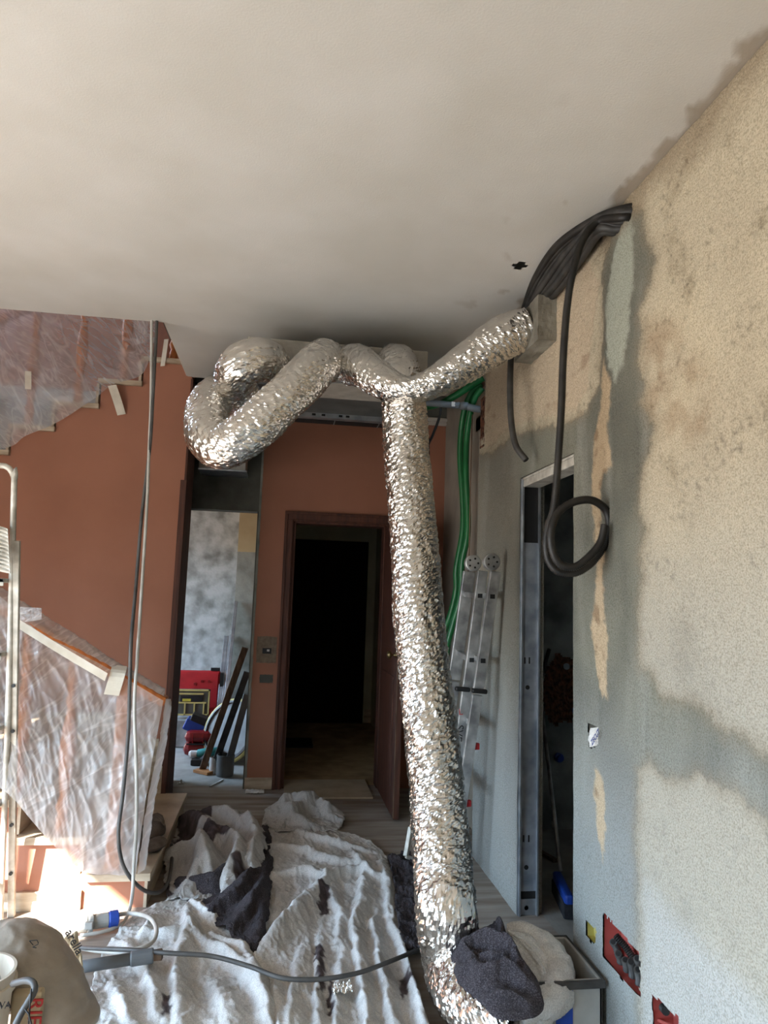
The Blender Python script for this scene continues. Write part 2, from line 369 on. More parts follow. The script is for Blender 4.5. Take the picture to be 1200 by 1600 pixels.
M['felt'] = material('grey_white_felt', (255, 255, 255), .95, col2=(226, 226, 226), vscale=220, attr='tone', bump=.45, bscale=220, detail=3, bdist=.004, lo=.4, hi=.6)
M['dark_felt'] = material('dark_purple_felt', (108, 101, 106), .95, col2=(46, 40, 44), vscale=260, bump=.9, bscale=320, detail=4, lo=.46, hi=.78, bdist=.006)
M['brown_cloth'] = material('dusty_brown_cloth', (112, 98, 86), .95, col2=(74, 62, 54), vscale=12, bump=.4, bscale=160, detail=8)
M['brick'] = material('broken_hollow_brick', (134, 88, 66), .9, col2=(66, 44, 36), vscale=30, bump=.5, bscale=40)
M['bag'] = material('dusty_grey_plastic_bag', (172, 160, 146), .5, col2=(146, 134, 120), vscale=3, stretch=(1, 1, 1.4), bump=.4, bscale=9, bdist=.02)
M['sack'] = material('paper_sack', (196, 180, 150), .85, col2=(172, 154, 126), vscale=8, bump=.3, bscale=20)
M['bucket'] = material('cream_bucket_plastic', (214, 202, 184), .5, col2=(196, 180, 160), vscale=6)
M['bucket_grey'] = material('grey_bucket_plastic', (98, 98, 96), .6, col2=(78, 78, 76), vscale=6)
M['stone'] = material('concrete_duct_box', (150, 146, 134), .9, col2=(112, 106, 94), vscale=7, bump=.5, bscale=40, detail=8)
M['film'] = plastic_material('creased_clear_film', .30, .66, scale=1.7, rot=.6, stretch=(1.0, 1.0, 4.0), line=.22)
M['film_up'] = plastic_material('creased_brownish_film', .18, .44, scale=1.8, rot=-1.0, stretch=(1.0, 1.0, 4.5), line=.18)
M['grille'] = material('black_slot', (14, 14, 14), .6)
M['bristle'] = material('dark_bristles', (30, 30, 36), .9, col2=(18, 18, 22), vscale=60)
M['board'] = material('pale_threshold_board', (188, 172, 148), .8, col2=(166, 150, 126), vscale=6)
M['brass'] = material('worn_brass', (160, 140, 100), .35, .9)

# ------------------------------------------------------------------ setting
CEIL = 3.015; RX = 1.219; SY = 5.05; BY = 5.8; FARX = 1.345; ENDY = 4.3

struct(MB().box((LEFT_X, REAR_Y, -.1), (FARX, BY+.1, 0)).build('floor', M['dust_floor']))
struct(MB().box((-2.7, BY+.1, -.1), (-.02, 8.4, -.002)).build('floor_backroom', M['screed']))
struct(MB().box((-.02, BY+.1, -.1), (1.5, 9.0, -.001)).build('floor_hall', M['hall_floor']))
struct(MB().box((FARX, 2.0, -.1), (2.9, 5.4, -.001)).build('floor_bathroom', M['screed']))

# ceiling: fine grid below, stairwell left open, painted tone with bare patches along the right wall
def ceiling():
    nx, ny = 240, 300; xs = np.linspace(LEFT_X, RX+.02, nx); ys = np.linspace(REAR_Y, 5.06, ny); X, Y = np.meshgrid(xs, ys)
    d = RX-X
    e = .05+.10*np.maximum(fbm(Y*2.3, X*1.2, 3.0), -.4)+.05*fbm(Y*11, X*11, 1.0)
    bare = sm(-.012, .012, e-d)*(Y > .4)
    sp = sm(.42, .5, fbm(X*6, Y*6, 8.0, 3))*sm(.55, .1, d)*.6*(Y > .4)
    msk = np.clip(np.maximum(bare*.9, sp), 0, 1)[..., None]
    col = lin((210, 207, 201))*(1-msk)+lin((168, 156, 140))*msk
    P = np.stack([X, Y, np.full_like(X, CEIL)], -1); P[..., 2] += .002*msk[..., 0]
    keep = ~((X[:-1, :-1] < -.715) & (Y[:-1, :-1] > 4.02))
    hole = pZ(811, 415, CEIL)
    keep &= ~(((X[:-1, :-1]-hole[0]+.008)/.03)**2+((Y[:-1, :-1]-hole[1]+.012)/.035)**2 < 1)
    b = MB().grid(P, keep); n = len(b.v[0])
    b.box((LEFT_X, REAR_Y, CEIL+.09), (RX+.1, 4.03, CEIL+.25)); b.box((-.70, 4.03, CEIL+.09), (RX+.1, 5.05, CEIL+.25))
    b.box((LEFT_X, 4.022, CEIL+.004), (-.70, 4.045, CEIL+.25)); b.box((-.722, 4.022, CEIL+.004), (-.70, 5.05, CEIL+.25)); b.box((-.70, 5.045, CEIL+.004), (RX, 5.06, CEIL+.25))
    c = np.concatenate([col.reshape(-1, 3), np.tile(lin((214, 208, 198)), (b.n-n, 1))])
    struct(b.build('ceiling', M['ceil'], colors=c))
ceiling()

# right wall ---------------------------------------------------------------
DOOR = (2.832, 3.505, 2.142)
def yz(pts): return [tuple(pX(x, y, RX)[1:]) for x, y in pts]
CEM = yz([(985,322),(1003,330),(1012,380),(1025,402),(1012,450),(1000,490),(1006,520),(998,560),(1010,600),(1000,630),(1022,670),(1018,700),(1005,735),(1000,800),(1010,832),(998,870),(1004,900),(998,960),(1000,1042),(1020,1055),(1035,1082),(1065,1096),(1085,1100),(1120,1120),(1135,1142),(1170,1156),(1230,1195),(1230,1330),(1185,1270),(1150,1240),(1110,1220),(1090,1205),(1060,1220),(1040,1215),(1015,1188),(998,1206),(995,1300),(998,1420),(1000,1600),(1000,1750),(850,1750),(700,1400),(725,1300),(735,900),(737,715),(770,706),(800,682),(850,666),(897,655),(918,640),(938,600),(943,520),(940,430),(955,370)])
PEACH = yz([(945,560),(955,600),(950,680),(958,722),(945,742),(938,790),(945,860),(944,930),(950,1000),(950,1088),(940,1092),(932,1040),(925,980),(935,900),(932,860),(926,780),(926,740),(930,690),(940,640)])
PEACH2 = yz([(932,1200),(944,1215),(948,1290),(942,1346),(936,1300),(930,1240)])
SMOOTH = yz([(985,325),(960,395),(947,480),(952,560),(962,598),(976,570),(986,500),(990,450),(993,380)])
BROWN = yz([(1010,505),(1050,490),(1065,540),(1110,580),(1105,680),(1060,690),(1010,640),(1000,570)])
PALE = yz([(1002,1365),(1040,1420),(1100,1480),(1200,1580),(1260,1700),(1000,1700)])
PINK = yz([(757,590),(800,560),(860,470),(915,400),(935,440),(925,520),(918,600),(900,640),(850,650),(800,665),(760,700)])
HOLES = {'red': yz([(944,1426),(958,1440),(1000,1488),(1001,1556),(975,1532),(944,1493)]), 'yellow': yz([(916,1438),(934,1452),(931,1478),(917,1462)]),
         'red2': yz([(1018,1552),(1060,1590),(1062,1660),(1022,1612)]), 'paper': yz([(919,1130),(936,1136),(937,1164),(922,1170)]),
         'brick': yz([(738,636),(757,620),(757,672),(741,704)])}
def right_wall():
    ys = np.concatenate([np.arange(REAR_Y, .9, .06), np.arange(.9, ENDY+.001, .0085)]); zs = np.arange(0, CEIL+.009, .009)
    Y, Z = np.meshgrid(ys, zs)
    jy = .026*fbm(Y*9, Z*9, 1.3)+.018*fbm(Y*40, Z*40, 2.2, 3); jz = .026*fbm(Y*9, Z*9, 7.7)+.018*fbm(Y*40, Z*40, 5.2, 3)
    yy, zz = Y+jy, Z+jz; sel = Y > .85
    def mask(poly, soft=.01, grow=0.0): return np.where(sel, sm(-soft, soft, polydist(yy, zz, poly)+grow), 0)[..., None]
    n1 = fbm(Y*2.2, Z*2.2, 4.0)[..., None]; n2 = fbm(Y*14, Z*14, 9.0)[..., None]; n3 = fbm(Y*5, Z*11, 12.0)[..., None]
    beige = lin((200, 188, 164)); col = beige*np.ones(Y.shape+(1,))
    mix = lambda c, a: col*(1-np.clip(a, 0, 1))+lin(c)*np.clip(a, 0, 1)
    col = mix((182, 170, 148), sm(-.05, .45, n1)*.55)
    col = mix((212, 198, 170), sm(.0, .4, -n1)*.5)
    n5 = fbm(Y*38, Z*38, 19.0)[..., None]; n6 = fbm(Y*3.1+2, Z*6.0, 23.0)[..., None]
    n7 = fbm(Y*4.2, Z*4.2, 53.0, 5)[..., None]; n8 = fbm(Y*75, Z*75, 61.0, 2)[..., None]
    col = mix((150, 136, 112), sm(.08, .5, n7)*.75)
    col = mix((112, 102, 86), sm(.02, .45, n5)*sm(-.05, .35, n6+.5*n7)*.75)
    col = mix((216, 204, 178), sm(.1, .5, -n5)*.35)
    col = mix((96, 88, 76), sm(.30, .5, n8)*sm(.0, .3, n7)*.6)
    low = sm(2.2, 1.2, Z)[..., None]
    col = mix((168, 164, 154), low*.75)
    n7b = fbm(Y*9, Z*9, 71.0, 5)[..., None]
    col = mix((156, 130, 102), mask(BROWN, .07)*sm(-.35, .35, n7b)*.6)
    col = mix((96, 86, 72), mask(BROWN, .08)*sm(.3, .6, n2)*.5)
    col = mix((190, 189, 185), mask(PALE, .06)*.6)
    pk = mask(PINK, .02); col = mix((198, 180, 156), pk*.85); col = mix((150, 124, 102), pk*sm(.15, .5, n3)*.6)
    cem = mask(CEM)
    cc = lin((128, 127, 114))*(1-sm(-.3, .4, n1))+lin((104, 104, 95))*sm(-.3, .4, n1)
    cc = cc*(1-.55*sm(.05, .5, fbm(Y*6, Z*1.2, 31.0)[..., None]))+lin((158, 158, 149))*.55*sm(.05, .5, fbm(Y*6, Z*1.2, 31.0)[..., None])
    st2 = fbm(Y*11, Z*1.7, 37.0)[..., None]; cc = cc*(1-.3*sm(.05, .45, st2))+lin((92, 92, 84))*.3*sm(.05, .45, st2)
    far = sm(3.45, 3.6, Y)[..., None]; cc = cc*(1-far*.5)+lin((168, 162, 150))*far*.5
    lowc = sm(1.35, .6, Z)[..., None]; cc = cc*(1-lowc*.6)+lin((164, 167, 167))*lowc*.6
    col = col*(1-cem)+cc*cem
    edge = np.where(sel, np.exp(-(polydist(yy, zz, CEM)/.03)**2), 0)[..., None]; col = mix((140, 128, 108), edge*.45)
    p = np.maximum(mask(PEACH), mask(PEACH2)); col = mix((200, 176, 144), p*.85); col = mix((130, 104, 78), p*sm(.1, .4, n2)*.7)
    s_ = mask(SMOOTH, .015); col = mix((176, 180, 166), s_*.85)
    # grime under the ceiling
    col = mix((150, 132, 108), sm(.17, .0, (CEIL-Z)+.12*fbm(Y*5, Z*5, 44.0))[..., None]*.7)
    X = np.full_like(Y, RX)
    rel = .004*cem[..., 0]+.003*s_[..., 0]-.004*pk[..., 0]
    X = X-rel+.006*fbm(Y*3, Z*3, 6.0)*sel-.0045*fbm(Y*26, Z*26, 2.0)*(1-.75*cem[..., 0])*sel-.0025*n8[..., 0]*(1-.8*cem[..., 0])*sel
    P = np.stack([X, Y, Z], -1)
    yc = (Y[:-1, :-1]+Y[1:, 1:])/2; zc = (Z[:-1, :-1]+Z[1:, 1:])/2
    keep = ~((yc > DOOR[0]) & (yc < DOOR[1]) & (zc < DOOR[2]))
    keep &= ~((yc > 4.2) & (zc > 2.52))
    jit = .004*fbm(yc*60, zc*60, 3.3)
    for h in HOLES.values(): keep &= ~inpoly(yc+jit, zc+jit, h)
    b = MB().grid(P, keep)
    n = b.n
    xb0, xb1 = RX+.075, FARX
    for (y0, y1, z0, z1) in ((REAR_Y, DOOR[0], 0, CEIL), (DOOR[1], ENDY, 0, CEIL-.5), (DOOR[0], DOOR[1], DOOR[2], CEIL), (DOOR[1], 4.2, CEIL-.5, CEIL)): b.box((xb0, y0, z0), (xb1, y1, z1))
    b.box((RX+.004, DOOR[0]-.02, 0), (xb0, DOOR[0]-.001, DOOR[2])); b.box((RX+.004, DOOR[1]+.001, 0), (xb0, DOOR[1]+.02, DOOR[2]))
    b.box((RX+.004, DOOR[0], DOOR[2]+.002), (xb0, DOOR[1], DOOR[2]+.02)); b.box((RX+.002, ENDY-.01, 0), (xb0, ENDY, 2.52)); b.box((RX+.002, 4.19, 2.52), (xb0, 4.2, CEIL))
    b.box((RX+.004, DOOR[0]-.02, 0), (RX+.02, DOOR[0]-.001, DOOR[2]))
    c = np.concatenate([col.reshape(-1, 3), np.tile(lin((150, 146, 136)), (b.n-n, 1))])
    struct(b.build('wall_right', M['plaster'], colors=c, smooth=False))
right_wall()
def tinted(lo, hi, col, axis):
    pass
struct(MB().box((FARX, ENDY-.02, 0), (FARX+.1, BY+.1, 3.6)).build('wall_right_far', material('pale_far_plaster', (176, 166, 152), .9, col2=(150, 142, 130), vscale=3, bump=.2, bscale=60)))
struct(MB().box((RX+.1, REAR_Y, CEIL), (FARX+.1, ENDY, 3.6)).build('wall_right_upper', M['cement']))

# back wall with the gap to the back room and the hall doorway
GAP = (-.72, -.185, 2.16); HALL = (.10, .86, 2.10)
def back_wall():
    b = MB(); t = .14
    b.box((GAP[1], BY, 0), (HALL[0]-.04, BY+t, 3.0)); b.box((HALL[1]+.04, BY, 0), (FARX, BY+t, 3.0)); b.box((HALL[0]-.04, BY, HALL[2]+.03), (HALL[1]+.04, BY+t, 3.0))
    struct(b.build('wall_back', M['terracotta']))
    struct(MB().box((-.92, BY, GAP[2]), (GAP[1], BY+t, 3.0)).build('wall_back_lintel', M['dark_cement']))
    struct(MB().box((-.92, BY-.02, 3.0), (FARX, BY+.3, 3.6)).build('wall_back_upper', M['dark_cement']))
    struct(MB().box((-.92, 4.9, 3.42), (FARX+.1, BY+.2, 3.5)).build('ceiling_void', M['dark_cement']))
    struct(MB().box((GAP[1]-.012, BY-.002, 0), (GAP[1], BY+t, GAP[2])).build('trim_gap_reveal', M['dark_cement']))  # reveal side of the pillar, its shade put into the dark grey
    # torn terracotta edge of the pillar
    ys = np.linspace(.08, 2.9, 160); e = MB()
    w = .012+.012*np.abs(fbm(ys*6, 3.0, 1.0))+.006*np.abs(fbm(ys*40, 8.0, 1.0))
    P = np.stack([np.stack([np.full_like(ys, GAP[1]-.003), np.full_like(ys, BY-.003), ys], -1), np.stack([GAP[1]+w, np.full_like(ys, BY-.003), ys], -1)], 1)
    e.grid(P); e.prism([(GAP[1]-.003, BY-.003, .08), (GAP[1]+.01, BY-.003, .08), (GAP[1]+.01, BY-.003, .082), (GAP[1]-.003, BY-.003, .082)], (0, .004, 0))
    struct(e.build('trim_chipped_edge', M['cement'], solid=.003))
    struct(MB().box((GAP[1], BY-.012, 0), (HALL[0]-.04, BY, .085)).build('baseboard_pillar', M['marble'], bevel=.002))
    struct(MB().box((HALL[1]+.05, BY-.03, 2.97), (FARX, BY, 3.0)).box((HALL[1]+.05, BY-.05, 3.0), (FARX, BY, 3.03)).build('trim_cornice', M['white_paint'], bevel=.004))
back_wall()
# casing of the hall doorway: stepped profile
def casing(x0, x1, z1, y, w, name):
    b = MB()
    for (a, c, d) in ((0, 1.0, .018), (.12, .88, .030), (.70, 1.0, .040)):
        i0, i1 = w*a, w*c
        b.box((x0-i1, y-d, 0), (x0-i0, y+.001, z1+i0)); b.box((x1+i0, y-d, 0), (x1+i1, y+.001, z1+i0)); b.box((x0-i1, y-d, z1+i0), (x1+i1, y+.001, z1+i1))
    b.box((x0-.002, y, 0), (x0+.018, y+.15, z1)); b.box((x1-.018, y, 0), (x1+.002, y+.15, z1)); b.box((x0, y, z1-.018), (x1, y+.15, z1+.002))
    return struct(b.build(name, M['dark_wood'], bevel=.003))
casing(HALL[0], HALL[1], HALL[2], BY, .075, 'trim_hall_doorway')

# stair wall (under the upper flight) with its stepped top, side return and dark casing
UP = [pY(x, y, SY-.02) for x, y in ((14, 711), (88, 674), (159, 640), (229, 604), (288, 569))]   # right lower corner of each tread slab
WEX = float(pY(286, 800, SY)[0])
tr_w = float(np.mean(np.diff([p[0] for p in UP]))); tr_h = float(np.mean(np.diff([p[2] for p in UP])))
def stair_wall():
    pts = [(WEX, SY, 0)]; n = 9
    x = UP[-1][0]; z = UP[-1][2]
    prof = [(WEX, z)]
    for k in range(n):
        prof.append((max(x-tr_w*(k+1), LEFT_X), z-tr_h*k))
        prof.append((max(x-tr_w*(k+1), LEFT_X), z-tr_h*(k+1)))
        if x-tr_w*(k+1) <= LEFT_X: break
    prof.append((LEFT_X, 0))
    poly = [(WEX, SY, 0)]+[(a, SY, b) for a, b in prof]
    struct(MB().prism(poly, (0, .12, 0)).build('wall_stair', M['terracotta']))
    struct(MB().box((WEX-.10, SY+.12, 0), (WEX-.004, 5.42, 3.4)).box((WEX-.24, 5.40, 0), (WEX-.10, BY+.14, 3.4)).build('wall_stair_return', M['terracotta']))
    # return face towards the gap: terracotta's shade put into dark brown; plus wood casing
    b = MB().box((WEX-.004, SY-.0, .0), (WEX+.008, 5.43, 3.0))
    b.box((WEX-.03, SY-.012, 0), (WEX+.012, SY, 2.27)); b.box((WEX-.006, SY-.006, 0), (WEX+.010, SY+.03, 3.0))
    struct(b.build('trim_stair_shade_casing', M['dark_wood'], bevel=.003))
stair_wall()
struct(MB().box((LEFT_X, 6.0, 0), (WEX-.1, 6.1, 5.6)).box((WEX-.1, BY+.1, 3.4), (2.0, BY+.2, 5.6)).build('wall_stairwell', M['terracotta']))
struct(MB().box((LEFT_X-.1, 3.9, 5.5), (2.0, 6.1, 5.6)).build('ceiling_stairwell', M['white_paint']))
struct(MB().box((LEFT_X, 3.9, CEIL+.25), (2.0, 4.0, 5.6)).box((1.9, 3.9, CEIL+.25), (2.0, 6.0, 5.6)).build('wall_stairwell_front', M['white_paint']))

# left and rear walls with the openings that light the room
def side_walls():
    b = MB(); y0, y1, z0, z1 = WIN_A
    b.box((LEFT_X-.12, REAR_Y, 0), (LEFT_X, WIN_C[0], CEIL)); b.box((LEFT_X-.12, WIN_C[0], WIN_C[3]), (LEFT_X, WIN_C[1], CEIL)); b.box((LEFT_X-.12, WIN_C[1], 0), (LEFT_X, y0, CEIL)); b.box((LEFT_X-.12, y1, 0), (LEFT_X, 6.1, CEIL)); b.box((LEFT_X-.12, y0, z1), (LEFT_X, y1, CEIL))
    b.box((LEFT_X-.12, 3.9, CEIL), (LEFT_X, 6.1, 4.05)); b.box((LEFT_X-.12, 3.9, 4.75), (LEFT_X, 6.1, 5.6)); b.box((LEFT_X-.12, 3.9, 4.05), (LEFT_X, 5.1, 4.75)); b.box((LEFT_X-.12, 6.0, 4.05), (LEFT_X, 6.1, 4.75))  # upper wall leaves a gap for the added upstairs opening
    struct(b.build('wall_left', M['white_paint']))
    b = MB().box((LEFT_X-.12, REAR_Y-.12, 0), (FARX+.1, REAR_Y, CEIL+.2))
    struct(b.build('wall_rear', M['white_paint']))
    # barred glazing of the side opening: the shadows of its bars lie on the stair
    y0, y1, z0, z1 = WIN_A
    b = MB(); f = .05
    b.box((LEFT_X-.08, y0, 0), (LEFT_X-.03, y0+.05, z1)); b.box((LEFT_X-.08, y1-.05, 0), (LEFT_X-.03, y1, z1)); b.box((LEFT_X-.08, y0, z1-.05), (LEFT_X-.03, y1, z1))
    for yv in (1.30, 1.62, 1.94, 2.4): b.box((LEFT_X-.075, yv, 0), (LEFT_X-.035, yv+f, z1))
    for zv in (.5, 1.0, 1.5, 1.9): b.box((LEFT_X-.075, 1.30, zv), (LEFT_X-.035, y1, zv+f))
    struct(b.build('window_1', M['white_paint']))
    b = MB(); y0, y1, z0, z1 = WIN_C
    for yv in (y0, -.63, y1-.05): b.box((LEFT_X-.08, yv, 0), (LEFT_X-.03, yv+.05, z1))
    b.box((LEFT_X-.08, y0, z1-.05), (LEFT_X-.03, y1, z1)); struct(b.build('window_added', M['white_paint']))  # frame of the added, unseen side opening
side_walls()

# back room seen through the gap
def back_room():
    b = MB().box((-2.6, 8.2, 0), (-.42, 8.3, 3.0)).box((-2.6, 5.94, 0), (-.8, 6.04, 3.0)) 
    struct(b.build('wall_backroom', M['blue_cement']))
    struct(MB().box((-.46, 7.9, 0), (-.03, 8.3, 1.95)).build('wall_backroom_pier', M['cement']))
    struct(MB().box((-.46, 7.895, 1.95), (-.03, 8.3, 3.0)).build('wall_backroom_cream', M['cream_paint']))
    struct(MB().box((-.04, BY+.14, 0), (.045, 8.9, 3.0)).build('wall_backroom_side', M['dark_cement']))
    b = MB().box((-2.7, 5.94, 0), (-2.6, 6.3, 3)).box((-2.7, 7.7, 0), (-2.6, 8.3, 3)).box((-2.7, 6.3, 0), (-2.6, 7.7, .7)).box((-2.7, 6.3, 2.1), (-2.6, 7.7, 3))
    struct(b.build('wall_backroom_window', M['white_paint']))
    struct(MB().box((-2.7, 5.94, 3.0), (.04, 8.3, 3.1)).build('ceiling_backroom', M['white_paint']))
back_room()
# dark hall behind the doorway
HY = 8.75
struct(MB().box((.04, HY, 0), (1.5, HY+.1, 2.8)).build('wall_hall_end', M['hall_paint']))
struct(MB().box((1.18, BY+.14, 0), (1.28, HY, 2.8)).build('wall_hall_side', M['hall_paint']))
struct(MB().box((.04, BY+.14, 2.75), (1.3, HY, 2.85)).build('ceiling_hall', M['hall_paint']))
_a = pY(455, 842, HY-.03); _b = pY(576, 846, HY-.03)
dd = MB().box((_a[0], HY-.05, 0), (_b[0], HY-.005, _a[2])); 
d2 = struct(dd.build('door_2', M['black_wood'], bevel=.004))
for k in range(2):
    for q in range(3):
        w = (_b[0]-_a[0]); x0 = _a[0]+w*(.1+.45*k); MB().box((x0, HY-.062, .15+.62*q), (x0+w*.35, HY-.05, .62+.62*q)).build('door_panel', M['black_wood'], d2, bevel=.008)
struct(MB().box((_b[0]+.02, HY-.015, 0), (1.18, HY, .16)).build('baseboard_hall', M['marble']))
# bathroom behind the metal-framed opening
def bath():
    b = MB().box((FARX+.1, 4.75, 0), (2.9, 4.85, 2.8)).box((2.75, 2.0, 0), (2.85, 4.8, 2.8)).box((FARX, 1.95, 0), (2.85, 2.05, 2.8))
    struct(b.build('wall_bathroom', material('bathroom_render', (176, 180, 178), .9, col2=(116, 120, 118), vscale=3.4, bump=.3, bscale=40, detail=8)))
    struct(MB().box((FARX, 2.0, 2.7), (2.85, 4.85, 2.8)).build('ceiling_bathroom', M['white_paint']))
bath()

# ------------------------------------------------------------------ open door of the hall
def open_door():
    hx = .865; y0, y1 = 4.955, BY-.045; t = .042; z1 = 2.08
    d = MB().box((hx-t/2, y0, .012), (hx+t/2, y1, z1)).build('door_1', M['dark_wood'], bevel=.003); struct(d)
    for z0, z2 in ((.2, .95), (1.15, 1.95)):
        MB().box((hx-t/2-.008, y0+.13, z0), (hx-t/2+.002, y1-.13, z2)).build('door_panel', M['dark_wood'], d, bevel=.006)
    MB().box((hx-t/2-.002, y0-.003, .02), (hx-t/2+.004, y0+.002, z1)).build('edge_strip', M['dusty_wood'], d)
    kz = float(pY(602, 1023, y0+.07)[2])
    k = MB().lathe((hx-t/2, y0+.065, kz), ((.022, 0), (.022, .005), (.008, .008), (.008, .03), (.024, .038), (.028, .05), (.024, .062), (.0, .066)), 20, (-1, 0, 0)).build('door_knob', M['brass'], d, smooth=True)
    MB().box((hx-.012, y0-.006, kz-.1), (hx+.012, y0+.001, kz+.1)).build('lock_plate', M['brass'], d)
open_door()

# ------------------------------------------------------------------ stairs
def lower_stairs():
    nx, nz = .30, .17; y0 = 3.66; x0 = -.53
    st = thing('staircase', (x0-.6, (y0+SY)/2, 0), 'lower stair flight with travertine treads and terracotta side, sunlit at its foot', 'stairs')
    prof = [(x0-.03, 0)]
    n = 8
    for k in range(n):
        xa = x0-.03-nx*k; prof += [(xa, nz*(k+1)-.035), (xa-nx, nz*(k+1)-.035)]
    prof += [(x0-.03-nx*n, 0)]
    body = MB().prism([(a, y0+.05, b) for a, b in prof], (0, SY-y0-.052, 0)).build('stair_body', M['terracotta'], st)
    for k in range(n):
        xa = x0-nx*k; MB().box((xa-nx-.02, y0, nz*(k+1)-.035), (xa, SY-.003, nz*(k+1))).build('tread', M['marble'], st, bevel=.003)
        MB().box((xa-.032, y0+.045, nz*k+.001), (xa-.018, SY-.004, nz*(k+1)-.036)).build('riser', M['marble'], st)
    # stepped skirting on the wall and skirting along the floor
    for k, (xl, xr, za, zb) in enumerate(((-.92, WEX-.02, nz+.001, nz+.175), (-1.2, -.735, nz*2+.001, nz*2+.18), (-1.5, -1.04, nz*3+.001, nz*3+.18))):
        MB().box((xl, SY-.016, za), (xr, SY-.002, zb)).build('wall_skirting', M['marble'], st, bevel=.002)
    MB().box((-2.6, y0+.034, .0), (-.845, y0+.05, .085)).build('floor_skirting', M['marble'], st, bevel=.002)
    return st
lower_stairs()
def upper_stairs():
    st = thing('staircase', (UP[2][0], SY+.4, UP[2][2]), 'upper stair flight climbing behind the ceiling edge above the terracotta wall', 'stairs')
    n = 8; x, z = UP[-1][0], UP[-1][2]
    for k in range(0, n):
        xr = x-tr_w*k; zz = z-tr_h*k
        if xr-tr_w-.03 < LEFT_X: break
        MB().box((xr-tr_w-.02, SY-.03, zz), (xr, 5.92, zz+.034)).build('tread', M['marble'], st, bevel=.003)
        MB().box((xr-.03, SY-.006, zz+.034), (xr-.012, 5.92, zz+tr_h)).build('riser', M['marble'], st)
    b = MB()
    prof = []
    for k in range(0, n):
        xr = x-tr_w*k-.03; prof += [(xr, z-tr_h*k-.001), (xr-tr_w, z-tr_h*k-.001)]
    prof += [(x-tr_w*n-.2, z-tr_h*n-.15), (x-.03, z-.3)]
    b.prism([(max(a, LEFT_X+.003), SY+.13, c) for a, c in prof], (0, .8, 0)).build('stair_body', M['terracotta'], st)
upper_stairs()

BAL = ((.022, 0), (.022, .07), (.016, .09), (.026, .13), (.014, .18), (.024, .30), (.029, .42), (.024, .52), (.013, .62), (.022, .66), (.014, .70), (.02, .74), (.02, .9))
def baluster(bx, by, z0, z1, parent, k=1.0):
    h = z1-z0; MB().lathe((bx, by, z0), [(r*k, t/.9*h) for r, t in BAL], 18).build('baluster', M['rail_wood'], parent, smooth=True)
def railings():
    y = 3.73
    a, b = pY(250, 1092, y), pY(25, 962, y)
    r = thing('stair_railing', (a[0], y, .17), 'orange wooden railing of the lower stair flight, seen through clear film', 'railing')
    d = (b-a)/(b[0]-a[0]); ext = a+d*(-2.3-a[0])
    MB().bar(a+d*.03, ext, .05, .075, (0, 0, 1)).build('handrail', M['rail_wood'], r, bevel=.012)
    nw = pY(192, 1150, y); top = (a+d*(nw[0]-a[0]))[2]
    MB().box((nw[0]-.035, y-.035, .17), (nw[0]+.035, y+.035, top+.0)).build('newel_post', M['rail_wood'], r, bevel=.006)
    for k, px in enumerate((112, 38)):
        q = pY(px, 1100, y); baluster(q[0], y, .17*(2+k), (a+d*(q[0]-a[0]))[2]-.02, r, 1.35)
    for k in range(3): baluster(q[0]-.3*(k+1), y, .17*(4+k), (a+d*(q[0]-.3*(k+1)-a[0]))[2]-.02, r, 1.35)
    r2 = thing('stair_railing', (UP[2][0], SY+.08, UP[2][2]), 'orange wooden balusters of the upper stair flight behind brownish film', 'railing')
    yb = SY+.07; tops = []
    for px, k in ((50, 3), (124, 2), (193, 1), (268, 0)):
        q = pY(px, 600, yb); z0 = UP[-1][2]-tr_h*k+.034; baluster(q[0], yb, z0, z0+.88, r2, 1.35); tops.append((q[0], yb, z0+.9))
    q = pY(-24, 600, yb); z0 = UP[-1][2]-tr_h*4+.034; baluster(q[0], yb, z0, z0+.88, r2, 1.35); tops.insert(0, (q[0], yb, z0+.9))
    MB().bar(tops[0], tops[-1], .05, .075).build('handrail', M['rail_wood'], r2, bevel=.01)
    return a, d
RA, RD = railings()

# ------------------------------------------------------------------ protective film over the railings
def loft(top, bot, nu, nv, amp, seed, fold=(9, 1.2), bulge=0.0, normal=(0, -1, 0)):
    """sheet between two curves; folds fan between them"""
    T, B = spline(top, .01), spline(bot, .01); U = np.linspace(0, 1, nu)
    cv = lambda C: np.stack([np.interp(U, np.linspace(0, 1, len(C)), C[:, k]) for k in range(3)], 1)
    T, B = cv(T), cv(B); V = np.linspace(0, 1, nv)[:, None, None]
    P = T[None]*(1-V)+B[None]*V
    u, v = np.meshgrid(U, np.linspace(0, 1, nv)); n = np.array(normal, float)
    rdg = 1-2*np.abs(fbm(u*fold[0]+v*fold[1], v*1.6, seed, 3))
    rd2 = 1-2*np.abs(fbm(u*fold[0]*2.2-v*3.2, v*4.0+u*2, seed+4.2, 3))
    dsp = amp*(rdg*.6+rd2*.45)*(.25+.75*np.sin(np.pi*np.clip(v*.85+.1, 0, 1)))+bulge*np.sin(np.pi*v)
    return P+dsp[..., None]*n
